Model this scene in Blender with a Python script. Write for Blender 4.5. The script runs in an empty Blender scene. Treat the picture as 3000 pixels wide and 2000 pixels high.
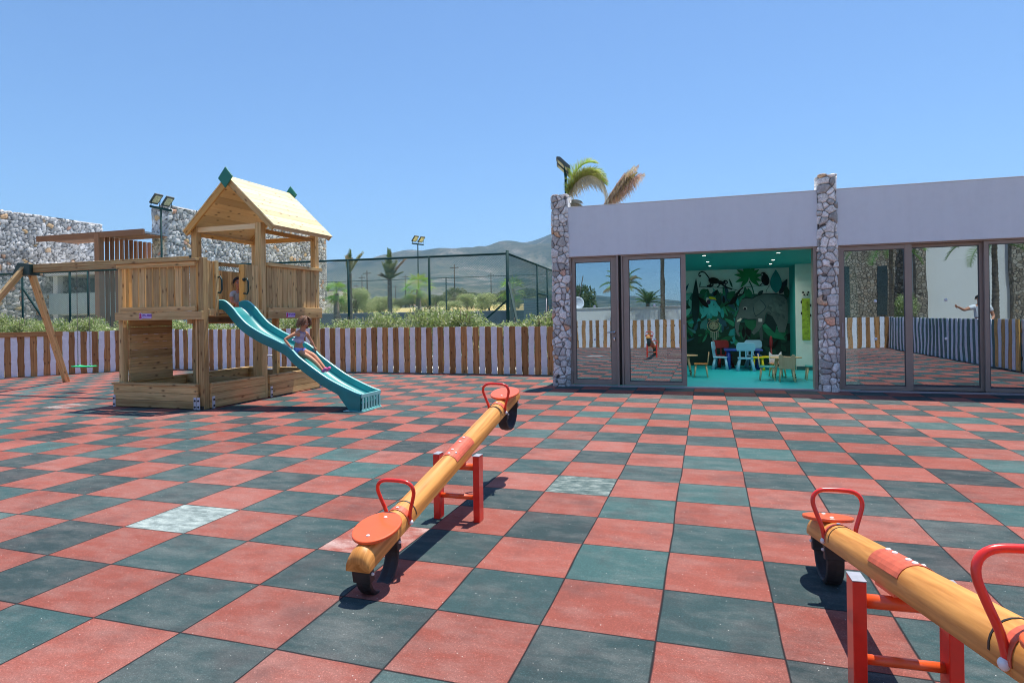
import bpy, bmesh, math, random
import numpy as np
from mathutils import Vector, Matrix, Euler
R = math.radians
rng = random.Random(7)
S = bpy.context.scene
COL = S.collection

# ------------------------------------------------------------------ materials
MATS = {}
def newmat(name):
    m = bpy.data.materials.new(name); m.use_nodes = True
    nt = m.node_tree; nt.nodes.clear()
    out = nt.nodes.new('ShaderNodeOutputMaterial')
    b = nt.nodes.new('ShaderNodeBsdfPrincipled')
    nt.links.new(b.outputs[0], out.inputs[0])
    MATS[name] = m
    return m, nt, b, out
def nd(nt, t, **kw):
    n = nt.nodes.new(t)
    for k, v in kw.items():
        if k in n.inputs: n.inputs[k].default_value = v
        else: setattr(n, k, v)
    return n
def lk(nt, a, b): nt.links.new(a, b)
def mixc(nt, fac, a, b, mode='MIX'):
    n = nt.nodes.new('ShaderNodeMix'); n.data_type = 'RGBA'; n.blend_type = mode
    for s, v in ((0, fac), (6, a), (7, b)):
        if isinstance(v, (int, float)): n.inputs[s].default_value = v
        elif isinstance(v, tuple): n.inputs[s].default_value = v if len(v) == 4 else (*v, 1)
        else: lk(nt, v, n.inputs[s])
    return n.outputs[2]
def mth(nt, op, a, b=None, c=None):
    n = nt.nodes.new('ShaderNodeMath'); n.operation = op
    for i, v in enumerate((a, b, c)):
        if v is None: continue
        if isinstance(v, (int, float)): n.inputs[i].default_value = v
        else: lk(nt, v, n.inputs[i])
    return n.outputs[0]
def ramp(nt, fac, stops):
    n = nt.nodes.new('ShaderNodeValToRGB')
    el = n.color_ramp.elements
    while len(el) < len(stops): el.new(.5)
    for e, (p, c) in zip(el, stops):
        e.position = p; e.color = (*c, 1) if len(c) == 3 else c
    lk(nt, fac, n.inputs[0]); return n.outputs[0]
def bump(nt, b, h, strength=.3, dist=.01):
    n = nd(nt, 'ShaderNodeBump'); n.inputs['Strength'].default_value = strength; n.inputs['Distance'].default_value = dist
    lk(nt, h, n.inputs['Height']); lk(nt, n.outputs[0], b.inputs['Normal'])
def noise(nt, vec, scale, detail=4, rough=.55, dims='3D'):
    n = nd(nt, 'ShaderNodeTexNoise', noise_dimensions=dims)
    n.inputs['Scale'].default_value = scale; n.inputs['Detail'].default_value = detail; n.inputs['Roughness'].default_value = rough
    if vec is not None: lk(nt, vec, n.inputs['Vector'])
    return n.outputs[0]
def simple(name, col, rough=.5, metal=0, var=.12, scale=6, bmp=0, bscale=60, spec=.5, emit=None, coat=0):
    m, nt, b, out = newmat(name)
    tc = nd(nt, 'ShaderNodeTexCoord')
    f = noise(nt, tc.outputs['Object'], scale)
    lo = tuple(c * (1 - var) for c in col); hi = tuple(min(1, c * (1 + var)) for c in col)
    lk(nt, ramp(nt, f, [(.3, lo), (.7, hi)]), b.inputs['Base Color'])
    b.inputs['Roughness'].default_value = rough; b.inputs['Metallic'].default_value = metal
    b.inputs['Specular IOR Level'].default_value = spec
    if coat: b.inputs['Coat Weight'].default_value = coat
    if bmp: bump(nt, b, noise(nt, tc.outputs['Object'], bscale, 3), bmp, .004)
    if emit: b.inputs['Emission Color'].default_value = (*emit[0], 1); b.inputs['Emission Strength'].default_value = emit[1]
    return m

def wood(name, light, dark, knots=True, rough=.65, ring=22, green=0.0, spec=.3):
    """board: UV u runs along the grain in metres, v across; 'tint' is a per-board random"""
    m, nt, b, out = newmat(name)
    uv = nd(nt, 'ShaderNodeUVMap'); uv.uv_map = 'UVMap'
    at = nd(nt, 'ShaderNodeAttribute', attribute_name='tint')
    mp = nd(nt, 'ShaderNodeMapping'); mp.inputs['Scale'].default_value = (1.4, 26, 1); lk(nt, uv.outputs[0], mp.inputs[0])
    dist = noise(nt, uv.outputs[0], 3.0, 2)
    g = noise(nt, mp.outputs[0], 1.6, 5, .6)
    mp2 = nd(nt, 'ShaderNodeMapping'); mp2.inputs['Scale'].default_value = (.5, ring, 1); lk(nt, uv.outputs[0], mp2.inputs[0])
    g2 = noise(nt, mp2.outputs[0], 1.0, 2)
    f = mth(nt, 'ADD', mth(nt, 'MULTIPLY', g, .55), mth(nt, 'MULTIPLY', g2, .45))
    c = ramp(nt, f, [(.36, dark), (.58, light)])
    # board to board tone
    tone = ramp(nt, at.outputs['Fac'], [(0, (.62, .58, .52)), (.5, (.93, .92, .88)), (1, (1.15, 1.12, 1.04))])
    c = mixc(nt, 1.0, c, tone, 'MULTIPLY')
    if green:
        gr = ramp(nt, noise(nt, uv.outputs[0], 2.2, 3), [(.45, (0, 0, 0)), (.7, (1, 1, 1))])
        c = mixc(nt, mth(nt, 'MULTIPLY', gr, green), c, (light[0]*.75, light[1]*.95, light[2]*.85))
    if knots:
        v = nd(nt, 'ShaderNodeTexVoronoi', voronoi_dimensions='2D')
        mk = nd(nt, 'ShaderNodeMapping'); mk.inputs['Scale'].default_value = (3.2, 7.5, 1); lk(nt, uv.outputs[0], mk.inputs[0])
        lk(nt, mk.outputs[0], v.inputs['Vector']); v.inputs['Scale'].default_value = 1.0
        sel = mth(nt, 'GREATER_THAN', nd_sep(nt, v.outputs['Color']), .45)
        kk = ramp(nt, v.outputs['Distance'], [(.03, (1, 1, 1)), (.11, (.35, .35, .35)), (.17, (0, 0, 0))])
        kf = mth(nt, 'MULTIPLY', kk, sel)
        c = mixc(nt, mth(nt, 'MULTIPLY', kf, .85), c, (dark[0]*.28, dark[1]*.2, dark[2]*.15))
    lk(nt, c, b.inputs['Base Color']); b.inputs['Roughness'].default_value = rough
    b.inputs['Specular IOR Level'].default_value = spec
    bump(nt, b, g, .25, .003)
    return m
def nd_sep(nt, sock):
    n = nt.nodes.new('ShaderNodeSeparateColor'); lk(nt, sock, n.inputs[0]); return n.outputs[0]

# rubber tiles: checker of 0.5 m tiles, joints, faded and dusty tiles
def tiles_mat():
    m, nt, b, out = newmat('rubber_tiles')
    geo = nd(nt, 'ShaderNodeNewGeometry')
    sc = nd(nt, 'ShaderNodeVectorMath', operation='SCALE'); lk(nt, geo.outputs['Position'], sc.inputs[0]); sc.inputs['Scale'].default_value = 2.0
    # slightly uneven joints
    wob = nd(nt, 'ShaderNodeTexNoise', noise_dimensions='2D'); wob.inputs['Scale'].default_value = .9; lk(nt, geo.outputs['Position'], wob.inputs['Vector'])
    wv = nd(nt, 'ShaderNodeVectorMath', operation='MULTIPLY_ADD'); lk(nt, wob.outputs['Color'], wv.inputs[0])
    wv.inputs[1].default_value = (.05, .05, 0); lk(nt, sc.outputs[0], wv.inputs[2])
    wv2 = nd(nt, 'ShaderNodeVectorMath', operation='SUBTRACT'); lk(nt, wv.outputs[0], wv2.inputs[0]); wv2.inputs[1].default_value = (.025, .025, 0)
    sp = nd(nt, 'ShaderNodeSeparateXYZ'); lk(nt, wv2.outputs[0], sp.inputs[0])
    ix = mth(nt, 'FLOOR', sp.outputs[0]); iy = mth(nt, 'FLOOR', sp.outputs[1])
    fx = mth(nt, 'FRACT', sp.outputs[0]); fy = mth(nt, 'FRACT', sp.outputs[1])
    par = mth(nt, 'FLOORED_MODULO', mth(nt, 'ADD', ix, iy), 2.0)
    par = mth(nt, 'GREATER_THAN', par, .5)
    cid = nd(nt, 'ShaderNodeCombineXYZ'); lk(nt, ix, cid.inputs[0]); lk(nt, iy, cid.inputs[1])
    wn = nd(nt, 'ShaderNodeTexWhiteNoise', noise_dimensions='3D'); lk(nt, cid.outputs[0], wn.inputs['Vector'])
    wsep = nt.nodes.new('ShaderNodeSeparateColor'); lk(nt, wn.outputs['Color'], wsep.inputs[0])
    red = ramp(nt, wsep.outputs[0], [(0, (.24, .066, .048)), (.5, (.285, .078, .056)), (1, (.325, .098, .074))])
    grn = ramp(nt, wsep.outputs[0], [(0, (.026, .042, .045)), (.3, (.031, .060, .062)), (.86, (.038, .082, .083)), (1, (.050, .118, .114))])
    c = mixc(nt, par, red, grn)
    # scuffed, drifting dust with a direction that changes from tile to tile
    ov = nd(nt, 'ShaderNodeVectorMath', operation='MULTIPLY_ADD'); lk(nt, wn.outputs['Color'], ov.inputs[0]); ov.inputs[1].default_value = (9, 9, 9); lk(nt, geo.outputs['Position'], ov.inputs[2])
    mpd = nd(nt, 'ShaderNodeMapping'); mpd.inputs['Scale'].default_value = (1, 2.2, 1); lk(nt, ov.outputs[0], mpd.inputs[0])
    d1 = noise(nt, mpd.outputs[0], 4.5, 6, .65)
    d2 = noise(nt, geo.outputs['Position'], .38, 4)
    dust = ramp(nt, mth(nt, 'ADD', mth(nt, 'MULTIPLY', d1, .62), mth(nt, 'MULTIPLY', d2, .45)), [(.47, (0, 0, 0)), (.68, (1, 1, 1))])
    c = mixc(nt, mth(nt, 'MULTIPLY', dust, .19), c, (.40, .36, .33))
    drk = ramp(nt, noise(nt, ov.outputs[0], 3.1, 5, .6), [(.3, (1, 1, 1)), (.5, (0, 0, 0))])
    c = mixc(nt, mth(nt, 'MULTIPLY', drk, .40), c, (.06, .045, .045))
    # two tiles bleached almost white, one pale patch
    def cell(i, j):
        a = mth(nt, 'COMPARE', ix, float(i), .1); d = mth(nt, 'COMPARE', iy, float(j), .1); return mth(nt, 'MULTIPLY', a, d)
    pale = ramp(nt, noise(nt, mpd.outputs[0], 9, 6, .7), [(.34, (.13, .17, .165)), (.5, (.27, .325, .31)), (.64, (.40, .46, .43))])
    pale2 = ramp(nt, noise(nt, mpd.outputs[0], 9, 6, .7), [(.35, (.05, .085, .085)), (.5, (.12, .165, .155)), (.68, (.34, .38, .35))])
    c = mixc(nt, cell(-4, 1), c, pale); c = mixc(nt, cell(1, 4), c, pale2)
    c = mixc(nt, mth(nt, 'MULTIPLY', cell(-17, 9), dust), c, pale); c = mixc(nt, mth(nt, 'MULTIPLY', cell(-1, 1), ramp(nt, d1, [(.45, (0, 0, 0)), (.7, (.6, .6, .6))])), c, (.55, .42, .38))
    # rubber granules
    gr = nd(nt, 'ShaderNodeTexVoronoi'); gr.inputs['Scale'].default_value = 260; lk(nt, geo.outputs['Position'], gr.inputs['Vector'])
    gsep = nd_sep(nt, gr.outputs['Color'])
    c = mixc(nt, .33, c, ramp(nt, gsep, [(0, (.35, .35, .35)), (.9, (1.2, 1.2, 1.2)), (1, (2.6, 2.6, 2.6))]), 'MULTIPLY')
    # scattered bright crumbs
    cr = nd(nt, 'ShaderNodeTexVoronoi'); cr.inputs['Scale'].default_value = 34; lk(nt, geo.outputs['Position'], cr.inputs['Vector'])
    crm = mth(nt, 'MULTIPLY', mth(nt, 'LESS_THAN', cr.outputs['Distance'], .075), mth(nt, 'GREATER_THAN', nd_sep(nt, cr.outputs['Color']), .72))
    c = mixc(nt, mth(nt, 'MULTIPLY', crm, .75), c, (.75, .73, .68))
    # joints
    ex = mth(nt, 'MINIMUM', fx, mth(nt, 'SUBTRACT', 1.0, fx)); ey = mth(nt, 'MINIMUM', fy, mth(nt, 'SUBTRACT', 1.0, fy))
    jw = mth(nt, 'MULTIPLY_ADD', noise(nt, geo.outputs['Position'], 2.2, 2), .024, .0)
    e = mth(nt, 'MINIMUM', ex, ey)
    jm = mth(nt, 'SUBTRACT', 1.0, mth(nt, 'SMOOTH_MIN', mth(nt, 'DIVIDE', e, jw), 1.0, .3))
    jm = mth(nt, 'MAXIMUM', jm, 0.0)
    c = mixc(nt, mth(nt, 'MINIMUM', mth(nt, 'MULTIPLY', jm, 1.4), .94), c, (.014, .012, .014))
    # bright sand packed in one joint
    lk(nt, c, b.inputs['Base Color']); b.inputs['Roughness'].default_value = .85; b.inputs['Specular IOR Level'].default_value = .25
    h = mth(nt, 'ADD', mth(nt, 'MULTIPLY', jm, -2.5), mth(nt, 'MULTIPLY', gsep, .25))
    bump(nt, b, h, .6, .003)
    return m

def glass_mat(name, refl=.42, tint=(.50, .60, .60)):
    m, nt, b, out = newmat(name); nt.nodes.remove(b)
    gl = nd(nt, 'ShaderNodeBsdfGlossy'); gl.inputs['Roughness'].default_value = 0.0; gl.inputs['Color'].default_value = (.72, .86, .95, 1)
    tr = nd(nt, 'ShaderNodeBsdfTransparent'); tr.inputs['Color'].default_value = (*tint, 1)
    fr = nd(nt, 'ShaderNodeFresnel'); fr.inputs['IOR'].default_value = 1.5
    f = mth(nt, 'MINIMUM', mth(nt, 'MULTIPLY_ADD', fr.outputs[0], .9, refl), 1.0)
    tc = nd(nt, 'ShaderNodeTexCoord')
    bp = nd(nt, 'ShaderNodeBump'); bp.inputs['Strength'].default_value = .04; bp.inputs['Distance'].default_value = .02
    lk(nt, noise(nt, tc.outputs['Object'], 1.6, 1), bp.inputs['Height']); lk(nt, bp.outputs[0], gl.inputs['Normal'])
    mx = nd(nt, 'ShaderNodeMixShader'); lk(nt, f, mx.inputs[0]); lk(nt, tr.outputs[0], mx.inputs[1]); lk(nt, gl.outputs[0], mx.inputs[2])
    lk(nt, mx.outputs[0], out.inputs[0]); return m

def vcol_mat(name, rough=.8, bmp=.5, bscale=30, spec=.3, trans=0):
    m, nt, b, out = newmat(name)
    at = nd(nt, 'ShaderNodeAttribute', attribute_name='Col')
    tc = nd(nt, 'ShaderNodeTexCoord')
    f = noise(nt, tc.outputs['Object'], bscale, 5, .65)
    c = mixc(nt, 1.0, at.outputs['Color'], ramp(nt, f, [(.3, (.72, .70, .68)), (.7, (1.2, 1.2, 1.2))]), 'MULTIPLY')
    lk(nt, c, b.inputs['Base Color']); b.inputs['Roughness'].default_value = rough; b.inputs['Specular IOR Level'].default_value = spec
    if bmp: bump(nt, b, f, bmp, .01)
    if trans:
        tl = nd(nt, 'ShaderNodeBsdfTranslucent'); lk(nt, c, tl.inputs[0])
        mx = nd(nt, 'ShaderNodeMixShader'); mx.inputs[0].default_value = trans
        lk(nt, b.outputs[0], mx.inputs[1]); lk(nt, tl.outputs[0], mx.inputs[2]); lk(nt, mx.outputs[0], out.inputs[0])
    return m

def stone_shader(name, scale=3.2):
    m, nt, b, out = newmat(name)
    tc = nd(nt, 'ShaderNodeTexCoord')
    v = nd(nt, 'ShaderNodeTexVoronoi'); v.inputs['Scale'].default_value = scale; lk(nt, tc.outputs['Object'], v.inputs['Vector'])
    ve = nd(nt, 'ShaderNodeTexVoronoi', feature='DISTANCE_TO_EDGE'); ve.inputs['Scale'].default_value = scale; lk(nt, tc.outputs['Object'], ve.inputs['Vector'])
    c = ramp(nt, nd_sep(nt, v.outputs['Color']), [(0, (.20, .16, .12)), (.4, (.30, .25, .19)), (.75, (.42, .37, .30)), (1, (.34, .24, .16))])
    e = ramp(nt, ve.outputs['Distance'], [(.01, (0, 0, 0)), (.09, (1, 1, 1))])
    c = mixc(nt, e, (.13, .11, .09), c)
    lk(nt, c, b.inputs['Base Color']); b.inputs['Roughness'].default_value = .9
    bump(nt, b, e, 1, .06)
    return m

def terrain_mat():
    m, nt, b, out = newmat('terrain')
    geo = nd(nt, 'ShaderNodeNewGeometry'); P = geo.outputs['Position']
    sp = nd(nt, 'ShaderNodeSeparateXYZ'); lk(nt, P, sp.inputs[0])
    dv = nd(nt, 'ShaderNodeVectorMath', operation='LENGTH'); lk(nt, P, dv.inputs[0]); d = dv.outputs['Value']
    sand = ramp(nt, noise(nt, P, .8, 5), [(.3, (.20, .16, .10)), (.7, (.33, .27, .18))])
    straw = ramp(nt, noise(nt, P, .25, 6, .7), [(.3, (.36, .27, .09)), (.5, (.52, .41, .16)), (.62, (.42, .40, .20)), (.75, (.17, .19, .08))])
    scrub = ramp(nt, noise(nt, P, .011, 9, .68), [(.36, (.014, .028, .014)), (.5, (.032, .052, .026)), (.57, (.13, .12, .08)), (.68, (.42, .36, .30))])
    v = nd(nt, 'ShaderNodeTexVoronoi'); v.inputs['Scale'].default_value = .08; lk(nt, P, v.inputs['Vector'])
    trees = ramp(nt, v.outputs['Distance'], [(.25, (.022, .042, .018)), (.5, (.16, .15, .085))])
    slope = mixc(nt, ramp(nt, noise(nt, P, .004, 6, .6), [(.42, (0, 0, 0)), (.6, (1, 1, 1))]), trees, scrub)
    hi = ramp(nt, mth(nt, 'DIVIDE', sp.outputs[2], 420.0), [(.25, (0, 0, 0)), (.75, (1, 1, 1))])
    rock = ramp(nt, noise(nt, P, .009, 9, .7), [(.35, (.022, .03, .022)), (.53, (.05, .055, .04)), (.62, (.22, .18, .15)), (.74, (.46, .39, .34))])
    slope = mixc(nt, hi, slope, rock)
    c = mixc(nt, ramp(nt, mth(nt, 'DIVIDE', d, 300.0), [(.07, (0, 0, 0)), (.09, (1, 1, 1))]), sand, straw)
    c = mixc(nt, ramp(nt, mth(nt, 'DIVIDE', d, 1200.0), [(.09, (0, 0, 0)), (.2, (1, 1, 1))]), c, slope)
    lk(nt, c, b.inputs['Base Color']); b.inputs['Roughness'].default_value = 1; b.inputs['Specular IOR Level'].default_value = .05
    return m

# ------------------------------------------------------------------ mesh builder
class MB:
    def __init__(s): s.v = []; s.f = []; s.uv = []; s.t = []; s.sm = []
    def add(s, verts, faces, uvs=None, tint=None, smooth=False):
        o = len(s.v); s.v += [tuple(v) for v in verts]
        t = rng.random() if tint is None else tint
        for i, f in enumerate(faces):
            s.f.append(tuple(o + k for k in f)); s.t.append(t); s.sm.append(smooth)
            s.uv.append(uvs[i] if uvs else [(verts[k][0] + verts[k][1], verts[k][2]) for k in f])
        return s
    def obox(s, c, ax, ay, az, hx, hy, hz, tint=None):
        """oriented box; grain along the longest half-extent"""
        c = Vector(c); A = [Vector(ax).normalized(), Vector(ay).normalized(), Vector(az).normalized()]; H = (hx, hy, hz)
        L = max(range(3), key=lambda i: H[i]); off = (rng.uniform(0, 50), rng.uniform(0, 50))
        V = []; loc = []
        for sx in (-1, 1):
            for sy in (-1, 1):
                for sz in (-1, 1):
                    l = (sx * hx, sy * hy, sz * hz); loc.append(l); V.append(c + A[0] * l[0] + A[1] * l[1] + A[2] * l[2])
        F = [(0, 1, 3, 2), (4, 6, 7, 5), (0, 4, 5, 1), (2, 3, 7, 6), (0, 2, 6, 4), (1, 5, 7, 3)]
        N = [0, 0, 1, 1, 2, 2]; uvs = []
        for f, n in zip(F, N):
            if n == L: a, b_ = [i for i in range(3) if i != n]; uvs.append([(off[0] + loc[k][a] * .15, off[1] + loc[k][b_]) for k in f])
            else:
                o = [i for i in range(3) if i != L and i != n][0]
                uvs.append([(off[0] + loc[k][L], off[1] + loc[k][o] + n * 3.1) for k in f])
        return s.add(V, F, uvs, tint)
    def box(s, x0, x1, y0, y1, z0, z1, tint=None):
        return s.obox(((x0+x1)/2, (y0+y1)/2, (z0+z1)/2), (1, 0, 0), (0, 1, 0), (0, 0, 1), abs(x1-x0)/2, abs(y1-y0)/2, abs(z1-z0)/2, tint)
    def bar(s, p0, p1, w, t, up=(0, 0, 1), tint=None):
        """box from p0 to p1, width w sideways, thickness t along up"""
        p0 = Vector(p0); p1 = Vector(p1); d = (p1 - p0); L = d.length; d.normalize(); side = d.cross(Vector(up)).normalized(); u = side.cross(d)
        return s.obox((p0 + p1) / 2, d, side, u, L / 2, w / 2, t / 2, tint)
    def tube(s, pts, r, n=8, closed=False, tint=None, caps=True):
        pts = [Vector(p) for p in pts]; m = len(pts); rr = r if isinstance(r, (list, tuple)) else [r] * m
        V = []; prev = None
        for i, p in enumerate(pts):
            a = pts[(i - 1) % m] if (closed or i > 0) else p; b_ = pts[(i + 1) % m] if (closed or i < m - 1) else p
            d = (b_ - a); d = d.normalized() if d.length > 1e-9 else Vector((0, 0, 1))
            if prev is None:
                q = Vector((0, 0, 1)) if abs(d.z) < .9 else Vector((1, 0, 0)); u = (q - d * q.dot(d)).normalized()
            else: u = (prev - d * prev.dot(d)).normalized()
            prev = u; w = d.cross(u)
            for k in range(n):
                an = 2 * math.pi * k / n; V.append(p + (u * math.cos(an) + w * math.sin(an)) * rr[i])
        F = []; uvs = []; ln = 0; o = rng.uniform(0, 30)
        cnt = m if closed else m - 1
        for i in range(cnt):
            l2 = ln + (pts[(i + 1) % m] - pts[i]).length
            for k in range(n):
                a = i * n + k; b_ = i * n + (k + 1) % n; c = ((i + 1) % m) * n + (k + 1) % n; e = ((i + 1) % m) * n + k
                F.append((a, b_, c, e)); uvs.append([(o + ln, o + k * .03), (o + ln, o + (k + 1) * .03), (o + l2, o + (k + 1) * .03), (o + l2, o + k * .03)])
            ln = l2
        if caps and not closed:
            F.append(tuple(range(n - 1, -1, -1))); uvs.append([(0, 0)] * n)
            F.append(tuple((m - 1) * n + k for k in range(n))); uvs.append([(0, 0)] * n)
        return s.add(V, F, uvs, tint, True)
    def cyl(s, p0, p1, r0, r1=None, n=16, tint=None): return s.tube([p0, p1], [r0, r0 if r1 is None else r1], n, tint=tint)
    def lathe(s, prof, c=(0, 0, 0), n=20, tint=None, smooth=True):
        c = Vector(c); V = []
        for r, z in prof:
            for k in range(n): a = 2 * math.pi * k / n; V.append(c + Vector((r * math.cos(a), r * math.sin(a), z)))
        F = []
        for i in range(len(prof) - 1):
            for k in range(n): F.append((i*n+k, i*n+(k+1) % n, (i+1)*n+(k+1) % n, (i+1)*n+k))
        if prof[0][0] > 1e-4: F.append(tuple(range(n-1, -1, -1)))
        if prof[-1][0] > 1e-4: F.append(tuple((len(prof)-1)*n+k for k in range(n)))
        return s.add(V, F, None, tint, smooth)
    def sphere(s, c, rx, ry=None, rz=None, n=14, m=9, rot=None, tint=None):
        ry = ry or rx; rz = rz or rx; V = []; c = Vector(c)
        for i in range(m + 1):
            th = math.pi * i / m
            for k in range(n):
                a = 2 * math.pi * k / n; p = Vector((rx*math.sin(th)*math.cos(a), ry*math.sin(th)*math.sin(a), rz*math.cos(th)))
                V.append(c + (rot @ p if rot else p))
        F = [(i*n+k, (i+1)*n+k, (i+1)*n+(k+1) % n, i*n+(k+1) % n) for i in range(m) for k in range(n)]
        return s.add(V, F, None, tint, True)
    def prism(s, poly, d0, d1, fn, tint=None, smooth=False):
        """poly 2D outline extruded from d0 to d1; fn(a,b,d)->xyz"""
        n = len(poly); V = [fn(a, b_, d0) for a, b_ in poly] + [fn(a, b_, d1) for a, b_ in poly]
        F = [tuple(range(n)), tuple(range(2*n-1, n-1, -1))] + [(i, i+n, (i+1) % n + n, (i+1) % n) for i in range(n)]
        F = [f[::-1] for f in F]
        off = rng.uniform(0, 40)
        P2 = list(poly) + list(poly)
        uvs = [[(off + P2[k][1], off + P2[k][0]) for k in f] for f in F]
        return s.add(V, F, uvs, tint, smooth)
    def build(s, name, mat, parent=None, bevel=0, local=False, segs=2, subsurf=0):
        me = bpy.data.meshes.new(name)
        vs = s.v
        if parent is not None and not local:
            o = parent_loc(parent); vs = [(v[0]-o[0], v[1]-o[1], v[2]-o[2]) for v in vs]
        me.from_pydata(vs, [], s.f); 
        uvl = me.uv_layers.new(name='UVMap')
        flat = np.array([c for u in s.uv for p in u for c in p], dtype=np.float32)
        uvl.data.foreach_set('uv', flat)
        at = me.attributes.new('tint', 'FLOAT', 'FACE'); at.data.foreach_set('value', np.array(s.t, dtype=np.float32))
        me.polygons.foreach_set('use_smooth', np.array(s.sm, dtype=bool))
        me.materials.append(MATS[mat] if isinstance(mat, str) else mat)
        me.update()
        o = bpy.data.objects.new(name, me); COL.objects.link(o)
        if parent is not None: o.parent = parent
        bm = bmesh.new(); bm.from_mesh(me); bmesh.ops.recalc_face_normals(bm, faces=bm.faces); bm.to_mesh(me); bm.free()
        if bevel:
            md = o.modifiers.new('bevel', 'BEVEL'); md.width = bevel; md.segments = segs; md.limit_method = 'ANGLE'; md.angle_limit = R(40)
        if subsurf:
            md = o.modifiers.new('sub', 'SUBSURF'); md.levels = subsurf; md.render_levels = subsurf
        return o
ROOTLOC = {}
def parent_loc(p):
    l = Vector((0, 0, 0))
    while p is not None: l += p.location; p = p.parent
    return l
def thing(name, label, cat, loc=(0, 0, 0), rz=0, group=None):
    o = bpy.data.objects.new(name, None); COL.objects.link(o); o.location = loc; o.rotation_euler = (0, 0, rz)
    o.empty_display_size = .1
    o['label'] = label; o['category'] = cat
    if group: o['group'] = group
    return o
def tag(o, label, cat, group=None):
    o['label'] = label; o['category'] = cat
    if group: o['group'] = group
    return o
def struct(o): o['kind'] = 'structure'; return o
def dup(root, loc=None, rz=None, label=None, group=None, scale=None):
    def cp(o, par):
        c = o.copy(); COL.objects.link(c); c.parent = par
        for ch in o.children: cp(ch, c)
        return c
    r = cp(root, None)
    if loc is not None: r.location = loc
    if rz is not None: r.rotation_euler = (0, 0, rz)
    if scale is not None: r.scale = scale if isinstance(scale, tuple) else (scale,)*3
    if label: r['label'] = label
    if group: r['group'] = group
    return r
def npmesh(name, V, F, mat, parent=None, col=None, smooth=False):
    """numpy quads; V world coords"""
    V = np.asarray(V, dtype=np.float32)
    if parent is not None: V = V - np.array(parent_loc(parent), dtype=np.float32)
    F = np.asarray(F, dtype=np.int32); k = F.shape[1]
    me = bpy.data.meshes.new(name)
    me.vertices.add(len(V)); me.vertices.foreach_set('co', V.ravel())
    me.loops.add(F.size); me.loops.foreach_set('vertex_index', F.ravel())
    me.polygons.add(len(F)); me.polygons.foreach_set('loop_start', np.arange(0, F.size, k, dtype=np.int32))
    me.polygons.foreach_set('loop_total', np.full(len(F), k, dtype=np.int32))
    if smooth: me.polygons.foreach_set('use_smooth', np.ones(len(F), dtype=bool))
    me.update(calc_edges=True)
    if col is not None:
        col = np.asarray(col, dtype=np.float32)
        if len(col) == len(V): at = me.color_attributes.new('Col', 'FLOAT_COLOR', 'POINT')
        else: at = me.attributes.new('Col', 'FLOAT_COLOR', 'FACE')
        c4 = np.ones((len(col), 4), dtype=np.float32); c4[:, :3] = col; at.data.foreach_set('color', c4.ravel())
    me.materials.append(MATS[mat]); me.validate()
    o = bpy.data.objects.new(name, me); COL.objects.link(o)
    if parent is not None: o.parent = parent
    return o

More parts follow.
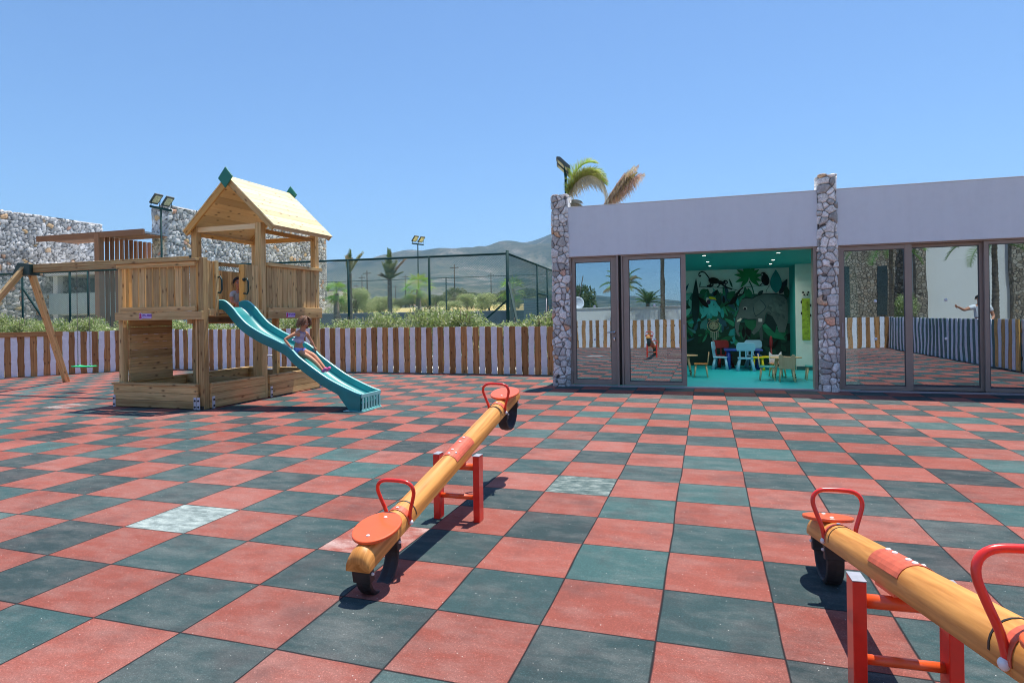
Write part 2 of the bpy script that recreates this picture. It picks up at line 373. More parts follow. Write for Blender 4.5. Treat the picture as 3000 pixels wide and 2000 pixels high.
# ------------------------------------------------------------------ rubble stone
def stone_block(name, x0, x1, y0, y1, z0, z1, cell, res, disp, parent=None, seed=1, warm=.12, bright=1.0, topwave=0):
    r = np.random.RandomState(seed)
    W = x1 - x0; D = y1 - y0; per = 2 * (W + D); H = z1 - z0
    nu = max(8, int(per / res)); nv = max(4, int(H / res))
    cu = max(4, int(round(per / cell))); cs = per / cu; cv = int(math.ceil(H / cs)) + 1
    jx = r.rand(cv, cu); jy = r.rand(cv, cu)
    big = r.rand(cv, cu) ** 2 * .62          # weights -> uneven stone sizes
    u = (np.arange(nu)) * per / nu; v = np.linspace(0, H, nv + 1)
    U, Vv = np.meshgrid(u, v)
    ci = np.floor(U / cs).astype(int); cj = np.floor(Vv / cs).astype(int)
    f1 = np.full(U.shape, 9.); f2 = np.full(U.shape, 9.); idx = np.zeros(U.shape, int)
    for a in range(-2, 3):
        for b_ in range(-2, 3):
            i = ci + a; j = cj + b_; jj = np.clip(j, 0, cv - 1); ii = i % cu
            px = (i + .1 + .8 * jx[jj, ii]) * cs; py = (j + .1 + .8 * jy[jj, ii]) * cs
            d = np.hypot((U - px) * 1.0, (Vv - py) * 1.12) / cs - big[jj, ii]
            k = jj * cu + ii
            m1 = d < f1; f2 = np.where(m1, f1, np.minimum(f2, d)); idx = np.where(m1, k, idx); f1 = np.where(m1, d, f1)
    e = np.clip((f2 - f1) / .28, 0, 1); e = e * e * (3 - 2 * e)
    rough = r.rand(*U.shape) - .5
    hgt = disp * (e * (.65 + .6 * r.rand(cv * cu)[idx]) + .10 * rough)
    n = cv * cu
    base = r.rand(n); g = .22 + .34 * r.rand(n) ** .8
    cc = np.stack([g * 1.0, g * .97, g * .93], 1) * bright
    tan = r.rand(n) < warm
    cc[tan] = np.stack([.42 + .1 * r.rand(tan.sum()), .27 + .06 * r.rand(tan.sum()), .16 + .05 * r.rand(tan.sum())], 1)[:tan.sum()] * bright
    col = cc[idx]
    mort = np.array([.045, .04, .038])
    em = np.clip((f2 - f1) / .14, 0, 1)[..., None]
    blot = .8 + .4 * r.rand(*U.shape)[..., None]
    col = mort * (1 - em) + col * em * blot
    # perimeter positions
    X = np.zeros(U.shape); Y = np.zeros(U.shape); NX = np.zeros(U.shape); NY = np.zeros(U.shape)
    s = U
    a = s < W; X[a] = x0 + s[a]; Y[a] = y0; NY[a] = -1
    a = (s >= W) & (s < W + D); X[a] = x1; Y[a] = y0 + s[a] - W; NX[a] = 1
    a = (s >= W + D) & (s < 2 * W + D); X[a] = x1 - (s[a] - W - D); Y[a] = y1; NY[a] = 1
    a = s >= 2 * W + D; X[a] = x0; Y[a] = y1 - (s[a] - 2 * W - D); NX[a] = -1
    rc = cell * .35   # pull the arrises in a little so corners look like laid stones
    for sx, cx in ((1, x0), (-1, x1)):
        near = np.clip(1 - np.abs(X - cx) / rc, 0, 1)
        for sy, cy in ((1, y0), (-1, y1)):
            nr2 = near * np.clip(1 - np.abs(Y - cy) / rc, 0, 1)
            X += sx * nr2 * rc * .30; Y += sy * nr2 * rc * .30
    X += NX * hgt; Y += NY * hgt
    Z = z0 + Vv
    Z[-1] = Z[-1] + topwave * (r.rand(nu)[(np.arange(nu) // max(1, int(cell/res)))] - .5) * 2 if topwave else Z[-1]
    V = np.stack([X, Y, Z], -1).reshape(-1, 3); C = col.reshape(-1, 3)
    F = []
    ii = np.arange(nv)[:, None] * nu + np.arange(nu)[None, :]; i2 = np.arange(nv)[:, None] * nu + (np.arange(nu)[None, :] + 1) % nu
    F = np.stack([ii, i2, i2 + nu, ii + nu], -1).reshape(-1, 4)
    # cap ring to a centre line
    top = nv * nu; cxm = (x0 + x1) / 2; cym = (y0 + y1) / 2
    ring = V[top:top + nu].copy(); inner = ring.copy()
    inner[:, 0] = np.clip(ring[:, 0], x0 + W * .3, x1 - W * .3); inner[:, 1] = np.clip(ring[:, 1], y0 + D * .3, y1 - D * .3); inner[:, 2] += .01
    V = np.vstack([V, inner]); C = np.vstack([C, C[top:top + nu]])
    a0 = np.arange(nu); a1 = (a0 + 1) % nu; t2 = top + nu
    F = np.vstack([F, np.stack([top + a0, top + a1, t2 + a1, t2 + a0], 1)])
    half = nu // 2
    mid = np.array([[cxm, cym, z1 + .01]]); V = np.vstack([V, mid]); C = np.vstack([C, C[-1:]]); k = len(V) - 1
    F = np.vstack([F, np.stack([t2 + a0, t2 + a1, np.full(nu, k), np.full(nu, k)], 1)])
    o = npmesh(name, V, F[:, :4], 'stone_vcol', parent, C, True)
    return o

# ------------------------------------------------------------------ foliage
def leaf_cloud(centers, radii, n, size, cols, seed=0, flat=1.0, hollow=.35, up=.3):
    """n small folded leaves through blobs; returns V,F,C"""
    r = np.random.RandomState(seed); centers = np.array(centers, float); radii = np.array(radii, float)
    w = radii.prod(1) if radii.ndim > 1 else radii ** 3
    w = w ** .66; k = r.choice(len(centers), n, p=w / w.sum())
    d = r.normal(size=(n, 3)); d /= np.linalg.norm(d, axis=1)[:, None]
    rad = (hollow + (1 - hollow) * r.rand(n)) ** .6
    P = centers[k] + d * rad[:, None] * (radii[k] if radii.ndim > 1 else radii[k][:, None])
    ax = r.normal(size=(n, 3)) + d * .8 + np.array([0, 0, up]); ax /= np.linalg.norm(ax, axis=1)[:, None]
    sd = np.cross(ax, r.normal(size=(n, 3))); sd /= np.linalg.norm(sd, axis=1)[:, None]
    s = size * (.6 + .8 * r.rand(n))[:, None]
    a = P - ax * s; b_ = P + sd * s * .38 * flat; c = P + ax * s; e = P - sd * s * .38 * flat
    V = np.stack([a, b_, c, e], 1).reshape(-1, 3); F = np.arange(4 * n).reshape(n, 4)
    cols = np.array(cols); C = cols[r.choice(len(cols), n)] * (.75 + .5 * r.rand(n))[:, None]
    return V, F, C
def frond(V, F, C, base, az, el, L, droop, leaf, col, seed, n=56, vee=.5, width=.009, dead=False):
    r = random.Random(seed); p = Vector(base); d = Vector((math.cos(az)*math.cos(el), math.sin(az)*math.cos(el), math.sin(el)))
    pts = [p.copy()]; step = L / n
    for i in range(n):
        t = i / n; d = (d + Vector((0, 0, -droop * step * (.35 + 1.5 * t)))).normalized(); p = p + d * step; pts.append(p.copy())
    def quad(a, b_, c, e, cc):
        o = len(V); V.extend([a[:], b_[:], c[:], e[:]]); F.append((o, o+1, o+2, o+3)); C.append(cc)
    for i in range(n):   # rachis
        a, b_ = pts[i], pts[i+1]; dd = (b_ - a).normalized(); side = dd.cross(Vector((0, 0, 1)))
        side = side.normalized() if side.length > .05 else Vector((1, 0, 0)); w = .028 * (1 - i / n) + .006; upv = side.cross(dd)
        quad(a - side*w, a + side*w, b_ + side*w, b_ - side*w, tuple(x*1.15 for x in col)); quad(a - upv*w, a + upv*w, b_ + upv*w, b_ - upv*w, tuple(x*1.1 for x in col))
        t = i / n
        if t < .12: continue
        ll = leaf * (math.sin(math.pi * min(1, (t + .05) / 1.08)) ** .6 + .15) * r.uniform(.75, 1.1)
        for sg in (-1, 1):
            ld = (side * sg * r.uniform(.7, 1) + dd * r.uniform(.5, .9) + upv * vee * r.uniform(.4, 1.2) ).normalized()
            if dead: ld = (ld + Vector((0, 0, -1.1))).normalized()
            m = a + ld * ll * .55; e = m + (ld + Vector((0, 0, -.55))).normalized() * ll * .45
            wv = dd * width; k = r.uniform(.75, 1.25); cc = tuple(x * k for x in col)
            quad(a - wv, a + wv, m + wv*.9, m - wv*.9, cc); quad(m - wv*.9, m + wv*.9, e + wv*.1, e - wv*.1, cc)
def palm(name, label, loc, h, r0, fronds, group='palm trees', seed=0, lean=(0, 0), shag=0):
    t = thing(name, label, 'palm tree', loc, 0, group)
    r = random.Random(seed); pts = []; rr = []
    n = int(h / .08)
    for i in range(n + 1):
        f = i / n; pts.append((loc[0] + lean[0]*f*f, loc[1] + lean[1]*f*f, loc[2] + h*f)); rr.append(r0 * (1.15 - .3*f) * (1 + (.10 if i % 2 else -.04)) * (1.25 if f < .04 else 1) * r.uniform(.96, 1.04))
    MB().tube(pts, rr, 12).build('trunk', 'palm_bark', t)
    V = []; F = []; C = []; top = Vector(pts[-1])
    for k, (az, el, L, dr, leaf, col, dead) in enumerate(fronds):
        frond(V, F, C, top, az, el, L, dr, leaf, col, seed*100+k, dead=dead)
    for k in range(shag):
        az = r.uniform(0, 6.28); frond(V, F, C, top - Vector((0, 0, .1)), az, -.9, r.uniform(.5, .9), .4, .2, (.30, .22, .13), seed*77+k, n=14, dead=True)
    npmesh('crown', V, F, 'leaf', t, C)
    return t
def std_fronds(seed, n, L, leaf, col=(.13, .19, .05), up=(.1, 1.25), droop=.6, dead=0):
    r = random.Random(seed); out = []
    for k in range(n):
        az = k * 2.399 + r.uniform(-.2, .2); el = up[0] + (up[1] - up[0]) * (k / n) ** .8
        out.append((az, el, L * r.uniform(.8, 1.1), droop * r.uniform(.7, 1.3), leaf, tuple(c * r.uniform(.8, 1.25) for c in col), False))
    for k in range(dead): out.append((r.uniform(0, 6.28), r.uniform(-.3, .9), L * .8, droop, leaf, (.36, .28, .15), True))
    return out
SKY_STRENGTH = .118; SUN_STRENGTH = 4.6; EXPOSURE = 0.66; HAZE = 0.00017; DOWN = 26
# ------------------------------------------------------------------ material library
tiles_mat()
def stained_plaster():
    m, nt, b, out = newmat('plaster'); tc = nd(nt, 'ShaderNodeTexCoord')
    mp = nd(nt, 'ShaderNodeMapping'); mp.inputs['Scale'].default_value = (3.2, 3.2, .28); lk(nt, tc.outputs['Object'], mp.inputs[0])
    st = noise(nt, mp.outputs[0], 1.7, 6, .65); bl = noise(nt, tc.outputs['Object'], .7, 4); tr = noise(nt, tc.outputs['Object'], 9, 4)
    f = mth(nt, 'ADD', mth(nt, 'MULTIPLY', st, .4), mth(nt, 'ADD', mth(nt, 'MULTIPLY', bl, .35), mth(nt, 'MULTIPLY', tr, .25)))
    lk(nt, ramp(nt, f, [(.34, (.715, .75, .79)), (.5, (.76, .80, .84)), (.66, (.79, .83, .87))]), b.inputs['Base Color']); b.inputs['Roughness'].default_value = .88
    bump(nt, b, noise(nt, tc.outputs['Object'], 60, 5), .12, .004)
wood('wood', (.77, .52, .25), (.44, .26, .10), green=.3)
wood('wood_orange', (.80, .47, .16), (.62, .33, .09), knots=True)
wood('wood_roof', (.90, .76, .48), (.82, .64, .35))
wood('wood_dark', (.33, .20, .09), (.20, .11, .045))
wood('wood_brown', (.56, .29, .115), (.30, .135, .045), rough=.6)
wood('wood_beam', (.80, .37, .10), (.46, .17, .034), knots=False, rough=.45, ring=30, spec=.35)
wood('wood_pale', (.82, .66, .42), (.70, .52, .31), knots=False)
wood('wood_pergola', (.42, .21, .125), (.32, .155, .09), knots=False)
simple('white_board', (.88, .88, .92), .7, var=.08, scale=9, bmp=.15)
simple('white_kerb', (.78, .77, .72), .8)
simple('dark_gap', (.03, .025, .022), .9)
stained_plaster()
simple('plaster_white', (.78, .78, .76), .85, var=.04, scale=.8, bmp=.05, bscale=120)
simple('plaster_grey', (.30, .33, .37), .9, var=.12, scale=1.5)
simple('court_wall', (.16, .19, .22), .9, var=.15, scale=1.0)
simple('villa_white', (.80, .78, .74), .85, var=.04, scale=.4)
simple('shutter_pale', (.50, .60, .62), .5, var=.05)
simple('window_dark', (.04, .06, .07), .15, var=.2)
simple('alu', (.34, .27, .225), .42, metal=.1, var=.05)
simple('alu_light', (.42, .38, .40), .4, metal=.4, var=.05)
simple('chrome', (.75, .75, .77), .2, metal=1, var=.05)
simple('sticker', (.80, .84, .88), .4)
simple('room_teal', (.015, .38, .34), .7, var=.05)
simple('room_floor', (.012, .52, .58), .45, var=.06, scale=2)
simple('room_wall', (.74, .82, .76), .8, var=.04)
simple('room_skirting', (.03, .12, .12), .6)
simple('lamp_on', (1, .95, .85), .5, emit=((1, .93, .8), 5))
simple('red_paint', (.80, .028, .014), .28, var=.10, scale=14, coat=.5)
simple('red_orange', (.84, .12, .028), .34, var=.06, scale=10, coat=.3)
simple('red_plate', (.62, .12, .06), .5, var=.18, scale=20)
simple('grey_cap', (.32, .33, .36), .45, var=.15, scale=30)
simple('tyre_rubber', (.022, .023, .026), .55, var=.3, scale=12, bmp=.4, bscale=45)
simple('rubber_inner', (.05, .065, .085), .6, var=.3, scale=10)
simple('black_band', (.02, .018, .015), .5)
simple('slide_teal', (.006, .235, .235), .38, var=.16, scale=5)
simple('slide_rim', (.26, .62, .60), .35, var=.08, scale=6)
simple('green_plastic', (.012, .20, .14), .4, var=.1)
simple('green_metal', (.004, .045, .05), .4, var=.15)
simple('dark_green', (.006, .035, .030), .45, var=.15)
simple('fence_green', (.010, .050, .050), .65, var=.2, spec=.15)
simple('wire_green', (.08, .19, .19), .5)
simple('swing_green', (.02, .62, .20), .4, var=.08)
simple('chain_metal', (.22, .21, .20), .45, metal=.7, var=.2)
simple('galvanised', (.66, .70, .78), .4, metal=.3, var=.1)
simple('bolt_black', (.02, .02, .02), .5)
simple('bolt_white', (.82, .82, .82), .3, var=.03)
simple('sign_lilac', (.66, .52, .86), .4, var=.04)
simple('sign_magenta', (.55, .02, .16), .4, var=.05)
simple('sign_purple', (.16, .03, .40), .4, var=.05)
simple('sign_violet', (.42, .28, .72), .4, var=.05)
simple('skin', (.56, .26, .15), .55, var=.08, scale=10, spec=.35)
simple('skin_pale', (.60, .27, .19), .55, var=.06, scale=12, spec=.35)
simple('hair_brown', (.19, .09, .045), .6, var=.45, scale=26)
simple('hair_black', (.015, .010, .010), .5, var=.3, scale=30)
simple('lip', (.42, .09, .08), .5)
simple('eye_white', (.75, .73, .7), .4); simple('eye_dark', (.02, .012, .01), .3)
simple('shoe_pink', (.85, .12, .33), .5); simple('shirt_grey', (.50, .55, .60), .9, var=.1)
simple('trousers_dark', (.09, .08, .09), .9); simple('trousers_red', (.36, .07, .06), .9, var=.2)
simple('toy_blue', (.01, .07, .40), .35); simple('toy_sky', (.28, .60, .80), .4, var=.03); simple('toy_yellow', (.80, .66, .01), .4)
simple('toy_red', (.22, .012, .015), .5); simple('seat_teal', (.02, .40, .38), .4)
simple('lamp_grey', (.10, .11, .11), .5, metal=.4); simple('lamp_led', (.62, .62, .42), .25, var=.35, scale=14)
simple('roof_tile', (.42, .18, .11), .8); simple('house_wall', (.74, .66, .58), .9, var=.1, scale=.02); simple('pole_dark', (.08, .07, .06), .8)
simple('car_yellow', (.55, .52, .05), .6); simple('dish_white', (.8, .8, .82), .5)
def short_mat():
    m, nt, b, out = newmat('shorts'); tc = nd(nt, 'ShaderNodeTexCoord')
    f = noise(nt, tc.outputs['Object'], 30, 3)
    lk(nt, ramp(nt, f, [(.4, (.14, .18, .62)), (.6, (.42, .45, .85))]), b.inputs['Base Color']); b.inputs['Roughness'].default_value = .9
    m, nt, b, out = newmat('stripe_top'); tc = nd(nt, 'ShaderNodeTexCoord')
    w = nd(nt, 'ShaderNodeTexWave', bands_direction='Z'); w.inputs['Scale'].default_value = 17; w.inputs['Distortion'].default_value = .6; lk(nt, tc.outputs['Object'], w.inputs['Vector'])
    lk(nt, ramp(nt, w.outputs['Fac'], [(.35, (.20, .13, .30)), (.6, (.66, .62, .74))]), b.inputs['Base Color']); b.inputs['Roughness'].default_value = .9
short_mat()
def bark():
    m, nt, b, out = newmat('palm_bark'); tc = nd(nt, 'ShaderNodeTexCoord')
    mp = nd(nt, 'ShaderNodeMapping'); mp.inputs['Scale'].default_value = (6, 6, 22); lk(nt, tc.outputs['Object'], mp.inputs[0])
    f = noise(nt, mp.outputs[0], 1.2, 4, .7)
    lk(nt, ramp(nt, f, [(.3, (.09, .065, .045)), (.7, (.36, .28, .2))]), b.inputs['Base Color']); b.inputs['Roughness'].default_value = .95
    bump(nt, b, f, 1, .04)
    m, nt, b, out = newmat('bark'); tc = nd(nt, 'ShaderNodeTexCoord'); f = noise(nt, tc.outputs['Object'], 12, 5, .7)
    lk(nt, ramp(nt, f, [(.3, (.06, .045, .03)), (.7, (.2, .15, .1))]), b.inputs['Base Color']); b.inputs['Roughness'].default_value = .95
bark()
vcol_mat('stone_vcol', .85, .5, 22)
vcol_mat('leaf', .5, 0, 4, .35, trans=.36)
vcol_mat('flat_paint', .7, 0, 3, .2)
stone_shader('stone_far', 6.5)
terrain_mat()
glass_mat('glass', .47); glass_mat('glass_far', .5, (.2, .25, .3))

# ------------------------------------------------------------------ world, sun, camera, air
w = bpy.data.worlds.new('World'); S.world = w; w.use_nodes = True
nt = w.node_tree; nt.nodes.clear()
sky = nt.nodes.new('ShaderNodeTexSky'); sky.sky_type = 'NISHITA'; sky.sun_disc = False
SUNV = Vector((.085, .285, 1)).normalized()
sky.sun_elevation = math.asin(SUNV.z); sky.sun_rotation = math.atan2(SUNV.x, SUNV.y)
sky.altitude = 60; sky.air_density = .9; sky.dust_density = .25; sky.ozone_density = 10
bg = nt.nodes.new('ShaderNodeBackground'); bg.inputs[1].default_value = SKY_STRENGTH
wo = nt.nodes.new('ShaderNodeOutputWorld'); nt.links.new(sky.outputs[0], bg.inputs[0]); nt.links.new(bg.outputs[0], wo.inputs[0])
ld = bpy.data.lights.new('sun', 'SUN'); ld.energy = SUN_STRENGTH; ld.angle = R(.5); ld.color = (1, .955, .88)
lo = bpy.data.objects.new('sun', ld); COL.objects.link(lo); lo.rotation_euler = SUNV.to_track_quat('Z', 'Y').to_euler(); lo.location = (0, 0, 60)

CAM = Vector((1.7198, -2.6282, 1.3693)); YAW = .305605; ROLL = -.01462; FPX = 1801.5; CY = 923.92
fw = Vector((-math.sin(YAW), math.cos(YAW), 0)); r0 = Vector((math.cos(YAW), math.sin(YAW), 0)); u0 = Vector((0, 0, 1))
r3 = r0 * math.cos(ROLL) + u0 * math.sin(ROLL); u3 = u0 * math.cos(ROLL) - r0 * math.sin(ROLL)
cd = bpy.data.cameras.new('camera'); co = bpy.data.objects.new('camera', cd); COL.objects.link(co)
M = Matrix(((r3.x, u3.x, -fw.x, CAM.x), (r3.y, u3.y, -fw.y, CAM.y), (r3.z, u3.z, -fw.z, CAM.z), (0, 0, 0, 1)))
co.matrix_world = M
cd.sensor_width = 36; cd.lens = FPX / 3000 * 36; cd.shift_y = (CY - 1000) / 3000; cd.clip_start = .05; cd.clip_end = 12000
S.camera = co
S.view_settings.view_transform = 'Standard'; S.view_settings.look = 'None'; S.view_settings.exposure = EXPOSURE; S.view_settings.gamma = 1
S.render.engine = 'CYCLES'; S.cycles.filter_width = 1.05; S.cycles.pixel_filter_type = 'BLACKMAN_HARRIS'
S.cycles.max_bounces = 8; S.cycles.transparent_max_bounces = 24; S.cycles.glossy_bounces = 4; S.cycles.volume_bounces = 0

if HAZE:
    m = bpy.data.materials.new('haze_air'); m.use_nodes = True; nt = m.node_tree; nt.nodes.clear()
    o_ = nt.nodes.new('ShaderNodeOutputMaterial'); pv = nt.nodes.new('ShaderNodeVolumePrincipled')
    pv.inputs['Color'].default_value = (.44, .75, 1.0, 1); pv.inputs['Density'].default_value = HAZE; pv.inputs['Anisotropy'].default_value = 0.1
    nt.links.new(pv.outputs[0], o_.inputs['Volume']); MATS['haze_air'] = m
    hz = MB().box(-4900, 4900, -4900, 4900, -7, 760).build('haze', 'haze_air'); hz['kind'] = 'stuff'; hz['label'] = 'thin blue summer haze over the valley and hills'; hz['category'] = 'haze'

# ------------------------------------------------------------------ terrain
def vnoise(x, y, sc, seed):
    r = np.random.RandomState(seed); G = r.rand(128, 128); x = x / sc; y = y / sc
    i = np.floor(x).astype(int); j = np.floor(y).astype(int); a = x - i; b_ = y - j; a = a*a*(3-2*a); b_ = b_*b_*(3-2*b_)
    g = lambda p, q: G[p % 128, q % 128]
    return (g(i, j)*(1-a) + g(i+1, j)*a)*(1-b_) + (g(i, j+1)*(1-a) + g(i+1, j+1)*a)*b_
def base_g(d): return np.interp(d, [0, 1.6, 2.0, 40, 80, 480, 1000, 1500, 5000], [-.03, -.03, 1.48, 2.3, 2.9, 8, 22, 50, 200])
def ground_z(x, y):
    x = np.asarray(x, float); y = np.asarray(y, float)
    return base_g(np.maximum(y - 22, 0))
def terrain():
    na = 1000; az = np.arange(na) * 2 * np.pi / na
    rs = np.concatenate([[.5, 8, 14, 18, 20, 21.5, 22.5, 23.2, 23.8, 24.3, 25, 27, 30, 34, 40, 48, 58, 70, 85, 105, 130, 160, 200, 250, 310, 390, 480, 600, 740, 900, 1080, 1250], np.linspace(1400, 4700, 56)])
    RR, A = np.meshgrid(rs, az, indexing='ij'); X = RR * np.cos(A) + 1.7; Y = RR * np.sin(A) - 2.6
    Z = ground_z(X, Y)
    prof = [(-900, 800), (0, 818), (300, 806), (600, 808), (800, 802), (940, 794), (1000, 779), (1060, 770), (1100, 768), (1185, 757), (1240, 748), (1290, 742), (1350, 745), (1432, 744), (1468, 726), (1500, 716), (1568, 710), (1584, 703), (1611, 692), (1700, 662), (1800, 640), (1950, 655), (2200, 700), (2600, 745), (3200, 780), (5000, 820)]
    us = np.array([p[0] for p in prof], float); vs = np.array([p[1] for p in prof], float)
    t = (us - 1500) / FPX; ang = -np.arctan(t); tel = ((CY - ROLL_T * t * 1 - vs) / FPX) / np.sqrt(1 + t * t)
    rel = (A - (np.pi / 2 + YAW) + np.pi) % (2 * np.pi) - np.pi      # positive = left
    o = np.argsort(ang); te = np.interp(rel, ang[o], tel[o], left=.05, right=.05)
    te = np.where(np.abs(rel) > 1.2, .016 + .018 * vnoise(A * 10, A * 0 + 3.0, 1, 5), te)
    ridge = 3500.
    H = 1.37 + te * ridge
    s = np.clip((RR - 1150) / (ridge - 1150), 0, 1); s = s * s * (3 - 2 * s) * .55 + s * .45
    n = (vnoise(X, Y, 420, 1) - .5) * 110 + (vnoise(X, Y, 190, 2) - .5) * 60 + (vnoise(X, Y, 80, 3) - .5) * 22
    hill = np.sin(np.clip(s, 0, 1) * np.pi)
    Zm = Z * (1 - s) + H * s + n * hill * np.clip((H - 30) / 300, .1, 1)
    back = np.clip((RR - ridge) / 1200, 0, 1); Zm = Zm * (1 - .35 * back)
    Z = np.where(RR > 1150, Zm, Z)
    Z = np.where((RR > 60) & (RR < 1200), Z + (vnoise(X, Y, 60, 8) - .5) * np.clip(RR / 400, 0, 1) * 6, Z)
    V = np.stack([X, Y, Z], -1).reshape(-1, 3); nr = len(rs)
    i = np.arange(nr - 1)[:, None] * na; k = np.arange(na)[None, :]; k2 = (k + 1) % na
    F = np.stack([i + k, i + na + k, i + na + k2, i + k2], -1).reshape(-1, 4)
    # centre cap
    V = np.vstack([V, [[1.7, -2.6, -.03]]]); c = len(V) - 1
    F2 = np.stack([np.arange(0, na, 2), (np.arange(0, na, 2) + 1) % na, (np.arange(0, na, 2) + 2) % na, np.full(na // 2, c)], 1)
    F = np.vstack([F, F2])
    return struct(npmesh('terrain', V, F, 'terrain', None, None, True))
ROLL_T = ROLL * FPX * 0 + (-.0146 * FPX * -1) * 0 + 26.3   # horizon drops by 26.3 px per unit t
terrain()

# playground floor sheet: follows the fences
bmf = MB()
FL = [(-16.6, -4.25), (-16.6, 5.3), (-15.0, 8.0), (-13.1, 11.05), (-.95, 11.05), (-.95, 9.13), (13, 9.13), (13, -4.25)]
bmf.add([(x, y, 0) for x, y in FL], [tuple(range(len(FL)))])
struct(bmf.build('playground_floor', 'rubber_tiles'))
struct(MB().box(-45, 45, 11.1, 14.2, -.02, -.012).build('planting_bed', simple('pale_gravel', (.62, .57, .49), .95, var=.2, scale=9)))
struct(MB().add([(-22, 14.3, -.01), (-3.7, 14.3, -.01), (-3.9, 23.4, -.01), (-22, 23.4, -.01)], [(0, 1, 2, 3)]).build('tennis_court_floor', simple('court', (.09, .16, .17), .9, var=.1)))

# ------------------------------------------------------------------ picket fences
def picket_mesh(name, w, h, mat, seed, wavy):
    r = random.Random(seed); n = 9; L = []; Rr = []
    for i in range(n):
        z = .012 + (h - .012) * i / (n - 1); L.append((-w/2 + r.uniform(-wavy, wavy), z)); Rr.append((w/2 + r.uniform(-wavy, wavy), z))
    L[-1] = (L[-1][0] + .012, h); Rr[-1] = (Rr[-1][0] - .012, h + r.uniform(-.006, .004))
    L.insert(-1, (L[-2][0], h - .02)); Rr.insert(-1, (Rr[-2][0], h - .02))
    poly = L + Rr[::-1]
    m = MB(); m.prism(poly, -.011, .011, lambda a, b_, d: (a, d, b_), tint=r.random())
    o = m.build(name, mat); return o
PK = {'b': [picket_mesh('brown_picket', .136, 1.115, 'wood_brown', i, .009) for i in range(9)],
      'w': [picket_mesh('white_picket', .133, 1.12, 'white_board', 50 + i, .006) for i in range(9)]}
for k in PK:
    for o in PK[k]: COL.objects.unlink(o)
simple('shade_tinted_board', (.10, .19, .165), .7, var=.15)  # brown boards; grey-green of shade and glass tint is put into the colour
PK['g'] = [picket_mesh('shade_tinted_picket', .136, 1.115, 'shade_tinted_board', 80 + i, .009) for i in range(4)]
for o in PK['g']: COL.objects.unlink(o)
def fence(p0, p1, label, pitch=.1475, dark='b', first='w', group='picket fence runs', cap=None, inward=(0, -1)):
    p0 = Vector((*p0, 0)); p1 = Vector((*p1, 0)); d = p1 - p0; L = d.length; d.normalize(); rz = math.atan2(d.y, d.x)
    t = thing('picket_fence', label, 'fence', p0, 0, group)
    nrm = Vector((*inward, 0))
    n = int(L / pitch); r = random.Random(int(p0.x * 10 + p0.y))
    for i in range(n):
        k = first if i % 2 == 0 else ('b' if first == 'w' else 'w')
        src = r.choice(PK[dark if k == 'b' else k]); o = src.copy(); COL.objects.link(o); o.parent = t
        o.location = d * (i + .5) * (L / n) + nrm * (.004 if k == 'b' else 0) + Vector((0, 0, r.uniform(-.011, .009))); o.rotation_euler = (r.uniform(-.008, .008), r.uniform(-.010, .010), rz + (math.pi if r.random() < .5 else 0))
    back = -nrm
    for z in (.22, .86):
        MB().bar(p0 + back * .038 + Vector((0, 0, z)), p1 + back * .038 + Vector((0, 0, z)), .05, .07).build('fence_rail', 'wood_dark', t)
    np_ = max(2, int(L / 2.4) + 1)
    for i in range(np_):
        q = p0 + d * (L * i / (np_ - 1)) + back * .11; MB().bar(q + Vector((0, 0, -.02)), q + Vector((0, 0, 1.04)), .07, .07, up=(1, 0, 0)).build('fence_post', 'wood_brown', t)
    MB().bar(p0 + back * .06 + Vector((0, 0, .001)), p1 + back * .06 + Vector((0, 0, .001)), .10, .05).build('base_kerb', 'white_kerb', t)
    if cap:
        a, b_ = cap; q0 = p0 + d * a; q1 = p0 + d * b_
        MB().bar(q0 + nrm * .030 + Vector((0, 0, 1.07)), q1 + nrm * .030 + Vector((0, 0, 1.07)), .035, .12).build('top_board', 'wood_brown', t)
    return t
fence((-.98, 10.95), (-7.0, 10.95), 'brown and white picket fence between the left stone pillar and the play tower', inward=(0, -1), first='b')
fence((-7.0, 10.95), (-13.05, 10.95), 'brown and white picket fence seen behind the play tower', inward=(0, -1), first='b')
fence((-13.05, 10.95), (-14.95, 8.0), 'angled picket fence behind the green swing seat', inward=(.84, -.54), first='w', pitch=.128, cap=(2.2, 3.5))
fence((-14.95, 8.0), (-16.55, 5.3), 'picket fence with a wooden top board at the left edge', inward=(.86, -.5), first='b', pitch=.13, cap=(0, 3.1))
fence((-16.55, 5.3), (-16.55, -4.2), 'picket fence along the left side outside the view', inward=(1, 0), cap=None)
fence((-16.55, -4.2), (-4.5, -4.2), 'picket fence behind the photographer mirrored in the narrow door', inward=(0, 1))
fence((-4.5, -4.2), (7.95, -4.2), 'picket fence behind the photographer mirrored in the sliding door', inward=(0, 1))
fence((7.95, -4.2), (8.2, 8.9), 'grey-green and white picket fence mirrored edge on in the right window panes', inward=(-1, 0), dark='g')
# ------------------------------------------------------------------ playroom building
B = thing('playroom_building', 'long low lavender-white playroom building with brown glass doors and rubble stone pillars', 'building', (1.4, 9.0, 0))
FB, FT = 2.475, 3.425            # fascia bottom / top
MB().box(-.80, 3.56, 8.985, 9.30, FB, FT).build('fascia', 'plaster', B, .006)
MB().box(-.80, 3.58, 8.978, 9.32, FT + .0005, FT + .012).build('coping', 'plaster_white', B, .002); MB().box(3.84, 12.6, 8.978, 9.32, FT + .0005, FT + .012).build('coping', 'plaster_white', B, .002)
MB().box(3.85, 12.6, 8.985, 9.30, FB, FT).build('fascia', 'plaster', B, .006)
MB().box(-.94, -.79, 9.10, 15.2, 0, FT - .004).build('side_wall', 'plaster', B)
MB().box(-.94, 12.6, 15.2, 15.4, 0, FT - .01).build('rear_wall', 'plaster_white', B)
MB().box(12.6, 12.8, 8.99, 15.4, 0, FT).build('side_wall', 'plaster', B)
